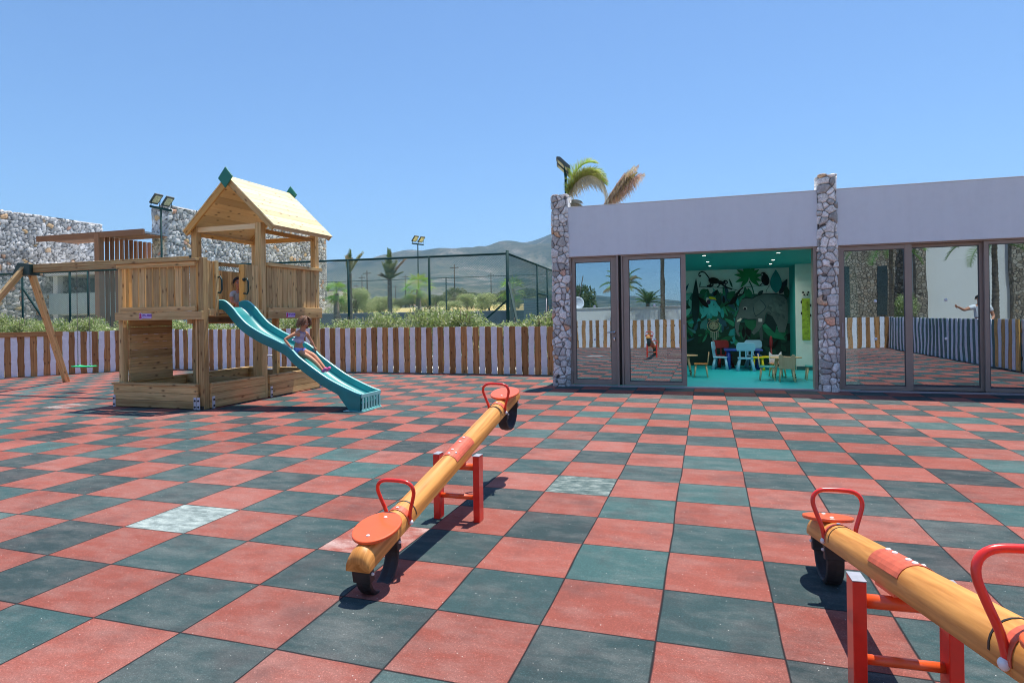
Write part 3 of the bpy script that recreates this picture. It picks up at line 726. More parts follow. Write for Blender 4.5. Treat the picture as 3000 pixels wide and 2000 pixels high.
MB().box(-.79, 12.6, 9.31, 15.19, 2.95, 3.2).build('roof', 'plaster_grey', B)
MB().box(-.80, 12.6, 8.96, 9.02, -.01, .028).build('door_sill', 'alu_light', B, .004)
stone_block('stone_pillar', -1.085, -.805, 8.93, 9.24, 0, 3.68, .122, .011, .036, B, 11, warm=.07, bright=1.75, topwave=.02)
stone_block('stone_pillar', 3.585, 3.835, 8.93, 9.24, 0, 3.68, .128, .011, .036, B, 23, warm=.03, bright=1.9, topwave=.02)
stone_block('stone_pillar', 8.9, 9.17, 8.93, 9.24, 0, 3.68, .155, .03, .042, B, 31, warm=.13, bright=.95, topwave=.02)

def glazed(x0, x1, y, lst, rst, top=2.46, gt=2.375, gb=.105, handle=None, name='sliding_door', label=None, stickers=True, hinges=False):
    """aluminium leaf with four rails, glass, stickers"""
    D = .05
    f = bpy.data.objects.new(name, None); COL.objects.link(f); f.parent = B; f.location = Vector((x0, y, 0)) - B.location
    if label: f['label'] = label
    fr = MB()
    fr.box(x0, x0 + lst, y, y + D, .03, top); fr.box(x1 - rst, x1, y, y + D, .03, top)
    fr.box(x0 + lst, x1 - rst, y + .001, y + D - .001, gt, top); fr.box(x0 + lst, x1 - rst, y + .001, y + D - .001, .03, gb)
    fr.build('frame', 'alu', f, .004)
    bd = MB()   # inner glazing bead
    e = .012
    for a in ((x0 + lst, x0 + lst + e, gb, gt), (x1 - rst - e, x1 - rst, gb, gt), (x0 + lst + e, x1 - rst - e, gt - e, gt), (x0 + lst + e, x1 - rst - e, gb, gb + e)):
        bd.box(a[0], a[1], y + .012, y + D - .004, a[2], a[3])
    bd.build('glazing_bead', 'lamp_grey', f)
    MB().box(x0 + lst + .002, x1 - rst - .002, y + .024, y + .030, gb + .002, gt - .002).build('glass_pane', 'glass', f)
    cx = (x0 + x1) / 2
    if stickers:
        for z in (1.52, .885):
            MB().cyl((cx, y + .0235, z), (cx, y + .0215, z), .025, n=20).build('sticker', 'sticker', f)
    if handle == 'lever':
        h = MB(); hx = x1 - rst / 2
        h.cyl((hx, y, 1.02), (hx, y - .012, 1.02), .026); h.tube([(hx, y - .01, 1.02), (hx, y - .05, 1.02), (hx - .02, y - .055, 1.02), (hx - .125, y - .055, 1.02)], .010, 8)
        h.cyl((hx, y, .90), (hx, y - .012, .90), .026); h.box(hx - .008, hx + .008, y - .03, y, .865, .905)
        h.build('handle', 'chrome', f)
    if handle == 'pull':
        hx = x1 - rst / 2; h = MB(); h.box(hx - .012, hx + .012, y - .010, y - .0005, .92, 1.16); h.build('handle', 'alu_light', f, .003)
    if handle == 'pull_l':
        hx = x0 + lst / 2; h = MB(); h.box(hx - .012, hx + .012, y - .010, y - .0005, .92, 1.16); h.build('handle', 'alu_light', f, .003)
    if hinges:
        for z in (2.12, .28):
            MB().cyl((x0 - .008, y - .008, z - .07), (x0 - .008, y - .008, z + .07), .010).build('hinge', 'chrome', f)
    return f
# outer jambs and head of the left bay
jm = MB(); jm.box(-.80, -.745, 9.02, 9.16, .028, 2.474); jm.box(.115, .155, 9.00, 9.20, .028, 2.474); jm.box(.205, .235, 9.02, 9.16, .028, 2.474); jm.box(3.49, 3.545, 9.02, 9.24, .028, 2.474)
jm.box(-.745, .115, 9.03, 9.15, 2.452, 2.4745); jm.box(.235, 3.49, 9.02, 9.23, 2.45, 2.4745)
jm.box(3.868, 3.90, 9.02, 9.24, .028, 2.474); jm.box(3.90, 8.86, 9.03, 9.23, 2.452, 2.4745)
jm.build('door_surround', 'alu', B, .003)
MB().box(.156, .204, 9.10, 9.12, .03, 2.47).build('track_gap', 'bolt_black', B)
glazed(-.742, .112, 9.06, .062, .105, 2.45, 2.37, .12, 'lever', 'glass_door', 'narrow hinged glass door with lever handle', hinges=True)
glazed(.238, 1.375, 9.05, .105, .085, 2.448, 2.385, .095, 'pull', 'sliding_door', 'open sliding glass door left of the doorway')
glazed(3.902, 4.975, 9.05, .065, .105, 2.45, 2.385, .095, 'pull_l')
glazed(4.930, 6.03, 9.13, .06, .085, 2.45, 2.40, .085)
glazed(5.985, 7.1, 9.05, .06, .085, 2.45, 2.40, .085); glazed(7.08, 8.15, 9.13, .06, .085, 2.45, 2.40, .085); glazed(8.1, 8.87, 9.05, .06, .085, 2.45, 2.40, .085)
# rooms
MB().box(-.79, 3.60, 9.16, 14.02, -.005, .012).build('room_floor', 'room_floor', B)
MB().box(-.79, 4.30, 9.301, 14.03, 2.46, 2.50).build('ceiling', 'room_teal', B)  # teal bounce light from the floor is put into the ceiling colour
MB().box(-.79, 3.72, 14.0, 14.08, .01, 2.46).build('mural_wall', 'room_wall', B)
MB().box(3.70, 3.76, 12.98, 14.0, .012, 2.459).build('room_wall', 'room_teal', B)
MB().box(3.70, 4.6, 12.92, 12.98, .012, 2.459).build('room_wall', 'room_wall', B)
MB().box(3.60, 3.605, 9.24, 9.3, .012, 2.459).build('room_partition', 'room_wall', B)
MB().box(4.22, 4.30, 9.3, 12.92, .012, 2.459).build('room_partition', 'room_wall', B)
MB().box(3.70, 4.22, 12.905, 12.919, .013, .10).build('skirting', 'room_skirting', B)
MB().box(3.60, 4.22, 9.16, 12.92, -.004, .0125).build('room_floor', 'room_floor', B)
MB().box(4.30, 12.6, 9.16, 15.1, -.005, .012).build('room_floor', 'alu', B)
MB().box(4.301, 12.6, 9.301, 15.19, 2.46, 2.50).build('ceiling', 'plaster_grey', B)
MB().box(4.4, 12.6, 13.0, 13.05, .02, 2.455).build('room_wall', 'plaster_grey', B)
for x, y in ((1.70, 9.62), (1.77, 11.2), (1.82, 12.45), (3.01, 9.68), (3.08, 11.35), (3.14, 12.5)):
    o = MB().cyl((x, y, 2.4595), (x, y, 2.452), .042, n=18).build('downlight', 'chrome', B)
    MB().cyl((x, y, 2.4525), (x, y, 2.4505), .03, n=18).build('lamp', 'lamp_on', o)
    sl_ = bpy.data.lights.new('downlight_lamp', 'SPOT'); sl_.energy = DOWN; sl_.spot_size = R(150); sl_.spot_blend = .9; sl_.shadow_soft_size = .05; sl_.color = (1, .95, .86)
    so_ = bpy.data.objects.new('downlight_lamp', sl_); COL.objects.link(so_); so_.location = (x, y, 2.44)
# light switch plates on the mural
# ---- painted mural: flat shapes laid in thin coats on the back wall
MU0 = (1.413, 2.565); MUX = 2.281 / 2000; MUZ = -(1.93) / 1568
class Mural:
    def __init__(s): s.m = {}; s.k = 0
    def P(s, x, y): return (MU0[0] + x * MUX, 14.0, MU0[1] - .00004 * x + y * MUZ)
    def poly(s, pts, col):
        s.k += 1; V, F, C = s.m.setdefault('a', ([], [], [])); o = len(V); d = .0025 + s.k * .00016
        for x, y in pts: p = s.P(x, y); V.append((p[0], p[1] - d, p[2]))
        F.append(tuple(range(o, o + len(pts)))); C.append(tuple(min(.8, q_ * 1.25 + .003) for q_ in col))
    def ell(s, x, y, rx, ry, rot, col, n=20):
        c, sn = math.cos(R(rot)), math.sin(R(rot))
        s.poly([(x + rx*math.cos(a)*c - ry*math.sin(a)*sn, y + rx*math.cos(a)*sn + ry*math.sin(a)*c) for a in [2*math.pi*i/n for i in range(n)]], col)
    def leaf(s, x, y, L, W, rot, col, n=9):
        c, sn = math.cos(R(rot)), math.sin(R(rot)); pts = []
        for i in range(n): t = i/(n-1); pts.append((t*L, -W*math.sin(math.pi*t**.8)))
        for i in range(n-2, 0, -1): t = i/(n-1); pts.append((t*L, W*math.sin(math.pi*t**.8)))
        s.poly([(x + a*c - b_*sn, y + a*sn + b_*c) for a, b_ in pts], col)
    def line(s, pts, w, col):
        for (a, b_), (c, d) in zip(pts, pts[1:]):
            L = math.hypot(c-a, d-b_) or 1; nx, ny = -(d-b_)/L*w/2, (c-a)/L*w/2
            s.poly([(a+nx, b_+ny), (c+nx, d+ny), (c-nx, d-ny), (a-nx, b_-ny)], col)
    def build(s):
        V, F, C = s.m['a']; me = bpy.data.meshes.new('jungle_mural'); o0 = B.location
        me.from_pydata([(v[0]-o0.x, v[1]-o0.y, v[2]-o0.z) for v in V], [], F)
        at = me.attributes.new('Col', 'FLOAT_COLOR', 'FACE'); at.data.foreach_set('color', np.array([(*c, 1) for c in C], dtype=np.float32).ravel())
        me.materials.append(MATS['flat_paint']); o = bpy.data.objects.new('jungle_mural', me); COL.objects.link(o); o.parent = B; return o
mu = Mural()
BK = (.004, .006, .006); DG = (.006, .05, .03); G1 = (.01, .13, .06); G2 = (.02, .24, .13); TL = (.02, .30, .30); T2 = (.04, .20, .20); BL = (.02, .09, .13); GY = (.085, .13, .125); GD = (.05, .085, .085); PA = (.12, .42, .36)
mr = random.Random(5)
mu.poly([(-600, 560), (2010, 560), (2010, 1640), (-600, 1640)], (.02, .12, .10))
mu.poly([(-600, 1150), (2010, 1150), (2010, 2080), (-600, 2080)], (.008, .035, .028))
for i in range(150):
    x = mr.uniform(-600, 1000); y = mr.uniform(640, 1650)
    mu.leaf(x, y, mr.uniform(140, 360), mr.uniform(22, 70), mr.uniform(-150, -20), mr.choice((DG, G1, G2, TL, T2, BL, PA, G1, DG)))
for i in range(40): mu.leaf(mr.uniform(1000, 1950), mr.uniform(1350, 1900), mr.uniform(150, 300), mr.uniform(30, 70), mr.uniform(-160, -20), mr.choice((DG, G1, BK, (.01, .06, .04))))
for i in range(14): mu.leaf(mr.uniform(130, 620), mr.uniform(900, 1100), mr.uniform(220, 380), mr.uniform(26, 46), mr.uniform(-130, -40), (.05, .42, .42))
for x, y, L, W, rt, c in ((30, 1250, 1020, 85, -88, (.006, .035, .035)), (140, 560, 190, 55, -25, G1), (330, 640, 180, 32, -95, G1), (440, 620, 170, 40, -60, BK), (560, 830, 340, 60, -95, DG), (655, 770, 170, 30, -92, BK), (840, 440, 210, 20, -110, DG), (140, 430, 120, 12, -80, DG), (1120, 620, 220, 40, -95, G1), (1370, 590, 150, 40, -45, (.01, .04, .04)), (1200, 640, 200, 60, -100, G1), (1800, 560, 350, 70, -62, (.012, .02, .025)), (1960, 640, 260, 60, -95, DG), (1080, 1060, 420, 110, 40, G1), (1440, 1190, 560, 110, 32, (.01, .16, .08)), (1450, 1200, 330, 60, 5, (.02, .24, .12)), (980, 760, 240, 45, -60, G2), (960, 820, 200, 30, -100, TL)):
    mu.leaf(x, y, L, W, rt, c)
for a in (-172, -150, -120, -92, -62, -35, -8, 18, 42, 128, 158): mu.leaf(1185, 210, mr.uniform(230, 330), 42, a, (.012, .20, .06))
mu.line([(1190, 300), (1240, 400), (1270, 500), (1295, 610)], 22, (.01, .11, .06))
mu.leaf(1735, 540, 480, 118, -90, (.015, .22, .22), 15); mu.line([(1735, 120), (1735, 530)], 5, T2)
mu.line([(130, 430), (300, 425), (620, 440), (800, 455), (1040, 520)], 10, BK); mu.line([(1130, 420), (1400, 400), (1560, 380), (1600, 400)], 8, BK); mu.line([(1600, 400), (1540, 480), (1530, 550)], 8, DG)
mu.line([(690, 460), (720, 560), (700, 680), (760, 720)], 16, BL)
# monkeys in silhouette
mu.line([(350, 250), (310, 190), (260, 130), (200, 108), (140, 130), (122, 175), (150, 212), (175, 180)], 24, BK)
mu.ell(450, 295, 120, 66, 8, BK); mu.ell(590, 335, 80, 40, 12, BK); mu.ell(695, 325, 52, 44, 20, BK); mu.ell(705, 330, 22, 26, 0, (.25, .27, .26))
mu.line([(360, 300), (390, 380), (300, 415)], 34, BK); mu.line([(420, 340), (430, 390), (350, 430)], 30, BK); mu.line([(600, 350), (660, 400), (760, 450), (830, 470)], 30, BK); mu.line([(560, 360), (560, 400), (520, 430)], 24, BK)
mu.ell(1520, 270, 82, 122, -10, BK); mu.ell(1480, 165, 55, 48, 0, BK); mu.ell(1458, 165, 18, 26, 0, (.3, .3, .28)); mu.line([(1460, 350), (1400, 390)], 18, BK)
mu.ell(860, 700, 110, 46, -48, BK); mu.ell(945, 590, 40, 36, 0, BK); mu.ell(962, 582, 16, 16, 0, (.35, .35, .3)); mu.line([(930, 590), (990, 490), (1060, 430)], 26, BK); mu.line([(950, 620), (1060, 560), (1080, 510)], 22, BK); mu.line([(800, 750), (690, 800), (680, 830)], 26, BK); mu.line([(820, 770), (880, 740), (910, 840), (920, 900)], 18, BK); mu.line([(780, 780), (700, 640), (730, 540)], 10, BK)
# toucan
mu.leaf(330, 860, 330, 52, -135, BK); mu.ell(305, 700, 34, 58, 0, (.5, .52, .5)); mu.ell(330, 740, 42, 50, 0, (.03, .02, .05)); mu.poly([(335, 630), (400, 625), (470, 650), (500, 700), (440, 685), (380, 680), (335, 665)], (.55, .55, .02)); mu.line([(380, 690), (480, 710)], 16, (.16, .10, .4))
# elephant
mu.poly([(1030, 680), (1110, 650), (1250, 660), (1330, 610), (1450, 570), (1600, 560), (1760, 565), (1890, 600), (1950, 670), (1965, 800), (1960, 1100), (1900, 1330), (1780, 1330), (1740, 1180), (1690, 1080), (1600, 1000), (1540, 930), (1500, 1010), (1490, 1120), (1380, 1300), (1270, 1400), (1220, 1350), (1310, 1230), (1330, 1080), (1150, 1080), (1060, 1060), (1000, 1120), (960, 1230), (950, 1350), (985, 1430), (960, 1450), (910, 1400), (870, 1250), (890, 1100), (920, 1000), (960, 900), (985, 780)], GY)
mu.poly([(1380, 1330), (1440, 1200), (1460, 1500), (1400, 1520)], GD)
mu.poly([(1270, 830), (1300, 760), (1380, 690), (1440, 700), (1520, 820), (1470, 900), (1330, 1020), (1290, 950)], (.105, .155, .145))
mu.line([(1270, 830), (1275, 920), (1310, 1020), (1400, 960), (1480, 890), (1525, 820), (1480, 750), (1410, 685)], 14, (.02, .05, .06))
mu.line([(1040, 670), (1110, 645), (1250, 655), (1330, 605), (1450, 565), (1600, 552), (1760, 558), (1890, 595), (1955, 670)], 16, (.01, .03, .03))
mu.line([(960, 900), (920, 1000), (890, 1100), (872, 1250), (912, 1400), (960, 1450)], 10, (.01, .04, .04)); mu.line([(1060, 1060), (1150, 1085), (1310, 1075)], 16, (.02, .05, .06))
for i in range(26): mu.ell(mr.uniform(1560, 1920), mr.uniform(620, 1050), mr.uniform(20, 60), mr.uniform(14, 40), mr.uniform(0, 90), mr.choice(((.07, .11, .105), (.10, .155, .145), (.055, .095, .09))))
mu.ell(1095, 860, 46, 32, 0, (.4, .42, .4)); mu.ell(1092, 868, 30, 24, 0, BK); mu.poly([(925, 1110), (1000, 1060), (1025, 1075), (1000, 1120), (920, 1145)], (.62, .62, .5))
mu.poly([(1650, 1010), (1740, 1180), (1700, 1350), (1500, 1150), (1540, 960)], (.008, .03, .03))
mu.poly([(1365, 1060), (1445, 1060), (1445, 1128), (1365, 1128)], (.72, .76, .74))
mu.build()
# hanging hoop with a tiger face and feathers (thing of its own, hung in front of the mural)
def P(x, y, d): q = mu.P(x, y); return (q[0], q[1] - d, q[2])
dc = thing('hoop_ornament', 'round hoop ornament with a tiger face and hanging feathers on the mural', 'ornament', P(430, 1240, .1))
MB().tube([P(430 + 135*math.cos(a), 1240 + 118*math.sin(a), .06) for a in [2*math.pi*i/28 for i in range(28)]], .007, 6, closed=True).build('hoop', simple('hoop_cream', (.5, .52, .34), .7), dc)
fm = MB(); c = P(430, 1235, .05); fm.sphere(c, .125, .02, .105); fm.sphere(P(340, 1110, .05), .028, .015, .03); fm.sphere(P(520, 1110, .05), .028, .015, .03); fm.build('face', simple('tiger_cream', (.30, .34, .22), .8, var=.4, scale=34), dc)
[MB().sphere(P(x, y, .075), rx, .008, rz).build(nm_, 'bolt_black', dc) for x, y, rx, rz, nm_ in ((385, 1200, .016, .01, 'eye'), (470, 1200, .016, .01, 'eye'), (430, 1270, .02, .012, 'nose'))]
for k in (-1, 1):
    for j in range(4): MB().bar(P(430 + k*60, 1130 + j*38, .068), P(430 + k*112, 1120 + j*45, .06), .006, .009).build('stripe', 'bolt_black', dc)
fe = MB()
for x, L in ((370, 130), (410, 200), (450, 190), (490, 160), (520, 120)): fe.bar(P(x, 1350, .06), P(x, 1350 + L, .06), .016, .004, up=(0, 1, 0))
fe.build('feathers', simple('feather', (.36, .44, .38), .9), dc)
# growth chart with panda head on the side wall
gc = thing('growth_chart', 'tall bamboo-green height chart with a panda head', 'height chart', (3.92, 12.9, .7))
cx = 3.915
pm = MB(); pm.box(cx - .085, cx + .085, 12.895, 12.918, .70, 1.66); pm.build('bamboo_board', simple('bamboo', (.30, .42, .03), .5, var=.5, scale=9), gc, .01)
hm = MB(); hm.sphere((cx, 12.905, 1.735), .085, .012, .07); hm.build('head', simple('panda_white', (.62, .68, .60), .6), gc)
class _Q:
    def sphere(s, *a): MB().sphere(*a).build('marking', 'bolt_black', gc)
    def box(s, *a): MB().box(*a).build('marking', 'bolt_black', gc)
bm_ = _Q(); [bm_.sphere((cx + s*.055, 12.902, 1.80), .024, .01, .024) for s in (-1, 1)]; [bm_.sphere((cx + s*.034, 12.893, 1.745), .020, .008, .024) for s in (-1, 1)]; bm_.sphere((cx, 12.893, 1.712), .012, .008, .009)
[bm_.sphere((cx + s*.092, 12.905, z), .02, .012, .035) for s, z in ((-1, 1.58), (1, 1.5), (-1, 1.32), (1, 1.27))]
for z in [.75 + .08*i for i in range(11)]: bm_.box(cx + .02, cx + .05, 12.893, 12.8948, z, z + .006)

# ------------------------------------------------------------------ children's furniture
def plastic_chair(label, loc, rz, mat, group='plastic chairs round the blue table'):
    t = thing('toy_chair', label, 'chair', loc, rz, group); mb = lambda: MB()
    s = mb(); s.box(-.17, .17, -.16, .16, .27, .30); s.build('seat', mat, t, .02, True, 3)
    s = mb()
    poly = [(-.19 + .0, 0), (.19, 0), (.21, .06), (.20, .16), (.16, .20), (-.16, .20), (-.20, .16), (-.21, .06)]
    s.prism(poly, 0, .03, lambda a, b_, d: (a, .15 + d + b_ * .12, .46 + b_)); s.build('backrest', mat, t, .01, True)
    s = mb(); [s.bar((x, .155, .29), (x, .175, .48), .035 if x else .03, .022, up=(0, 1, 0)) for x in (-.13, 0, .13)]; s.build('back_slats', mat, t, .006, True)
    for sx in (-1, 1):
        for sy in (-1, 1):
            s = mb(); s.cyl((sx*.18, sy*.165, 0), (sx*.125, sy*.12, .275), .040, .024, 14); s.build('leg', mat, t, 0, True)
    return t
plastic_chair('sky blue plastic chair seen side on, left of the blue table', (2.05, 12.95, .012), R(80), 'toy_sky')
plastic_chair('sky blue plastic chair with its back to the doorway', (2.58, 12.64, .012), R(180), 'toy_sky')
plastic_chair('sky blue plastic chair half hidden behind the blue table', (2.83, 13.55, .012), R(2), 'toy_sky')
plastic_chair('dark red plastic chair behind the blue table', (2.12, 13.55, .012), R(20), 'toy_red')
t = thing('toy_table', 'royal blue square plastic table in front of the mural', 'table', (2.55, 13.1, .012))
s = MB(); s.box(2.12, 2.98, 12.82, 13.4, .45, .49); s.build('table_top', 'toy_blue', t, .015)
for x in (2.22, 2.88):
    for y in (12.9, 13.32): MB().cyl((x, y, .012), (x, y, .455), .05, .04, 14).build('leg', 'toy_blue', t)
def stool(label, x, y):
    t = thing('stool', label, 'stool', (x, y, .012), 0, 'yellow plastic stools'); MB().lathe([(.0, .285), (.14, .285), (.155, .30), (.155, .315), (.14, .325), (0, .325)], (x, y, .0)).build('seat', 'toy_yellow', t)
    for sx in (-1, 1):
        for sy in (-1, 1): MB().cyl((x + sx*.12, y + sy*.12, .012), (x + sx*.08, y + sy*.08, .29), .034, .022, 12).build('leg', 'toy_yellow', t)
stool('bright yellow round stool just right of the blue chair', 2.86, 12.78); stool('bright yellow round stool nearer the toy piano stick', 3.06, 12.98)
t = thing('ride_on_stick', 'dark red upright stick toy leaning by the mural', 'toy', (3.2, 13.3, .012)); MB().tube([(3.22, 13.3, .012), (3.2, 13.32, .5)], [.03, .016], 8).build('base_pole', 'toy_red', t); MB().sphere((3.2, 13.33, .64), .04, .04, .15).build('head', 'toy_red', t)
def wood_chair(label, loc, rz, shape, seat='wood_beam', back='wood_pale'):
    t = thing('wooden_chair', label, 'chair', loc, rz, 'small wooden chairs'); 
    s = MB(); s.box(-.145, .145, -.14, .14, .265, .285); s.build('seat', seat, t, .008, True)
    if shape == 'bear': poly = [(-.13, 0), (.13, 0), (.15, .10), (.15, .20), (.145, .27), (.10, .29), (.06, .24), (-.06, .24), (-.10, .29), (-.145, .27), (-.15, .20), (-.15, .10)]
    elif shape == 'round': poly = [(.14*math.cos(a), .14 + .14*math.sin(a)) for a in [2*math.pi*i/18 for i in range(18)]]
    else: poly = [(-.12, 0), (.12, 0), (.13, .16), (.12, .27), (.06, .20), (-.06, .20), (-.12, .27), (-.13, .16)]
    s = MB(); s.prism(poly, 0, .016, lambda a, b_, d: (a, .125 + d + b_*.12, .25 + b_)); s.build('backrest', back, t, .004, True)
    for sx in (-1, 1):
        for sy in (-1, 1): MB().cyl((sx*.135, sy*.135, 0), (sx*.10, sy*.10, .268), .012, .019, 10).build('leg', 'wood_pale', t, 0, True)
    return t
wood_chair('small wooden chair seen from the side at the left of the doorway', (1.60, 11.0, .012), R(-88), 'round')
wood_chair('small wooden chair with a turquoise seat beside the round table', (2.86, 10.52, .012), R(88), 'round', seat='seat_teal')
wood_chair('small wooden chair with a bear-eared back facing away', (3.2, 10.34, .012), R(176), 'bear')
wood_chair('small wooden chair with white fox ears behind the round table', (3.12, 11.22, .012), R(8), 'fox', back='white_board')
wood_chair('small wooden chair with a turquoise seat at the right of the doorway', (3.72, 10.7, .012), R(-92), 'round', seat='seat_teal')
def round_table(label, x, y, rx, ry):
    t = thing('play_table', label, 'table', (x, y, .012), 0, 'low oval wooden play tables')
    poly = [(rx*math.cos(a)*(1 + .12*math.cos(3*a)), ry*math.sin(a)*(1 + .12*math.cos(3*a))) for a in [2*math.pi*i/30 for i in range(30)]]
    s = MB(); s.prism(poly, .435, .455, lambda a, b_, d: (x + a, y + b_, d)); s.build('table_top', 'wood_pale', t, .004)
    for k in range(4):
        a = R(45 + 90*k); p0 = Vector((x + rx*.92*math.cos(a), y + ry*.92*math.sin(a), .012)); p1 = Vector((x + rx*.6*math.cos(a), y + ry*.6*math.sin(a), .436))
        l = MB().cyl(p0, p1, .015, .024, 10).build('leg', 'wood_pale', t)
        st = MB(); [st.cyl(p0.lerp(p1, f), p0.lerp(p1, f + .05), .0195, .0205, 10) for f in (.10, .22)]; st.build('painted_ring', 'bolt_black', l)
round_table('cloud-shaped wooden table between the bear and fox chairs', 3.2, 10.8, .30, .26)
round_table('wooden table mostly hidden by the sliding door', 1.20, 11.3, .30, .26)
# ------------------------------------------------------------------ wooden play tower with slide and swing beam
T = thing('play_tower', 'large wooden play tower with gabled plank roof, turquoise slide and swing beam', 'climbing frame', (-6.4, 6.2, 0))
BV = .004
def post(x0, x1, y0, y1, z1, z0=0): MB().box(x0, x1, y0, y1, z0, z1).build('post', 'wood', T, .006)
post(-7.325, -7.235, 4.925, 5.015, 2.26); post(-5.705, -5.605, 4.915, 5.015, 2.33)
post(-5.785, -5.745, 4.935, 4.99, 2.24)
post(-5.735, -5.605, 6.22, 6.34, 3.05); post(-7.125, -7.005, 6.22, 6.34, 3.05)
post(-5.715, -5.605, 7.76, 7.88, 3.02); post(-7.125, -7.015, 7.76, 7.88, 3.02)
post(-6.66, -6.55, 7.77, 7.87, 1.45)
# platform
m_ = MB()
for i in range(24):
    y = 4.98 + i*.12
    if y < 7.8: m_.box(-7.22, -5.64, y, y + .112, 1.42, 1.445)
m_.build('platform', 'wood', T, .003)
def beam(a, mat='wood', name='beam'): return MB().box(*a).build(name, mat, T, BV)
beam((-7.34, -5.60, 4.872, 4.918, 1.378, 1.505)); beam((-5.604, -5.565, 6.33, 7.91, 1.375, 1.505)); beam((-7.33, -7.29, 4.92, 7.9, 1.378, 1.5))
beam((-7.28, -5.72, 7.885, 7.925, 1.378, 1.5)); beam((-7.28, -5.75, 6.26, 6.30, 1.30, 1.415)); beam((-5.70, -5.66, 5.02, 6.21, 1.325, 1.415), 'wood_dark')
beam((-5.640, -5.60, 5.016, 5.19, 1.43, 1.54)); beam((-5.640, -5.60, 5.79, 6.215, 1.43, 1.54))
# annex front railing
beam((-7.365, -5.665, 4.835, 4.955, 2.275, 2.315), name='top_rail'); beam((-7.30, -5.72, 4.872, 4.91, 2.20, 2.272), name='rail'); beam((-7.22, -5.72, 4.874, 4.916, 1.51, 1.585), name='rail')
def plank(a, mat='wood'): MB().box(*a).build('plank', mat, T, .003)
for i in range(9):
    x = -7.03 + i*.1455; plank((x, x + .122, 4.925, 4.943, 1.512, 2.262))
plank((-7.2, -7.14, 4.96, 4.978, 1.512, 2.26), 'wood_orange')
# annex left railing, tower left, back, right railings
beam((-7.35, -7.25, 5.02, 6.2, 2.275, 2.315), name='top_rail')
for i in range(8): y = 5.04 + i*.145; plank((-7.292, -7.274, y, y + .122, 1.512, 2.27))
beam((-7.17, -7.13, 6.34, 7.76, 2.40, 2.47), name='top_rail')
for i in range(11): y = 6.36 + i*.1275; plank((-7.165, -7.147, y, y + .12, 1.5, 2.31))
beam((-6.55, -5.72, 7.885, 7.925, 2.28, 2.35), name='top_rail')
for i in range(6): x = -6.53 + i*.136; plank((x, x + .12, 7.86, 7.878, 1.5, 2.28))
beam((-5.655, -5.56, 6.342, 7.93, 2.30, 2.36), name='top_rail'); beam((-5.60, -5.567, 6.345, 7.91, 1.508, 1.575), name='rail')
for i in range(10): y = 6.36 + i*.1395; plank((-5.632, -5.612, y, y + .128, 1.51, 2.298))
# slide entry panels
plank((-5.645, -5.62, 5.018, 5.065, 1.54, 2.29)); plank((-5.645, -5.62, 5.075, 5.135, 1.50, 2.285)); 
for y0, y1 in ((5.135, 5.165), (5.792, 5.822)): MB().box(-5.71, -5.60, y0, y1, 1.45, 2.285).build('slide_jamb', 'wood_orange', T, BV)
plank((-5.60, -5.575, 5.140, 5.205, 1.42, 2.29)); plank((-5.60, -5.575, 5.80, 5.95, 1.42, 2.285)); plank((-5.602, -5.578, 5.957, 6.105, 1.42, 2.28))
for y in (5.19, 5.775):
    MB().tube([(-5.60, y, 2.03), (-5.53, y + (.0), 2.045), (-5.505, y, 1.99), (-5.505, y, 1.84), (-5.53, y, 1.79), (-5.60, y, 1.80)], .014, 8).build('grab_handle', 'dark_green', T)
    MB().tube([(-5.60, y - .0, 2.03), (-5.585, y, 2.03)], .03, 8).build('handle_fixing', 'dark_green', T)
# dark plank wall low on the left
for i in range(8):
    z = .385 + i*.127; MB().box(-7.235, -7.205, 5.02, 5.86, z, z + .124).build('wall_plank', 'wood', T, .003)
# sandbox
def sbox(x0, x1, y0, y1, skip=False):
    hor = abs(x1 - x0) > abs(y1 - y0)
    for k in range(3):
        z = .012 + k*.115
        MB().box(x0, x1, y0, y1, z, z + .112).build('sandbox_board', 'wood', T, .005)
sbox(-7.37, -5.705, 4.858, 4.905); sbox(-5.615, -5.57, 5.02, 6.235); sbox(-5.612, -5.57, 6.35, 7.86); sbox(-7.37, -7.325, 4.906, 7.86); sbox(-7.37, -5.57, 7.862, 7.905); sbox(-7.32, -5.74, 6.255, 6.295)
for a in ((-7.39, -5.71, 4.84, 4.93, .357, .392), (-5.645, -5.56, 5.02, 6.215, .357, .392), (-5.645, -5.56, 6.345, 7.9, .357, .392), (-7.39, -7.30, 4.93, 7.86, .357, .392), (-7.39, -5.56, 7.86, 7.93, .357, .392)): beam(a, 'wood', 'sandbox_cap')
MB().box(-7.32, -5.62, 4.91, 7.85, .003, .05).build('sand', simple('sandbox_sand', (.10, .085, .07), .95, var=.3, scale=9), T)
# brackets at the post feet
def bracket(x, y, ax):
    m = MB()
    if ax == 'y': m.box(x, x + .055, y - .006, y, .004, .19)
    else: m.box(x, x + .006, y, y + .055, .004, .19)
    o = m.build('anchor_bracket', 'galvanised', T, .001); b = MB()
    for z in (.045, .14):
        if ax == 'y': b.cyl((x + .028, y - .006, z), (x + .028, y - .018, z), .015, n=8)
        else: b.cyl((x + .006, y + .028, z), (x + .018, y + .028, z), .015, n=8)
    b.build('bolt', 'bolt_black', o)
bracket(-7.38, 4.857, 'y'); bracket(-5.755, 4.857, 'y'); bracket(-5.69, 4.857, 'y'); bracket(-5.57, 5.03, 'x'); bracket(-5.568, 6.36, 'x'); bracket(-5.57, 7.80, 'x')
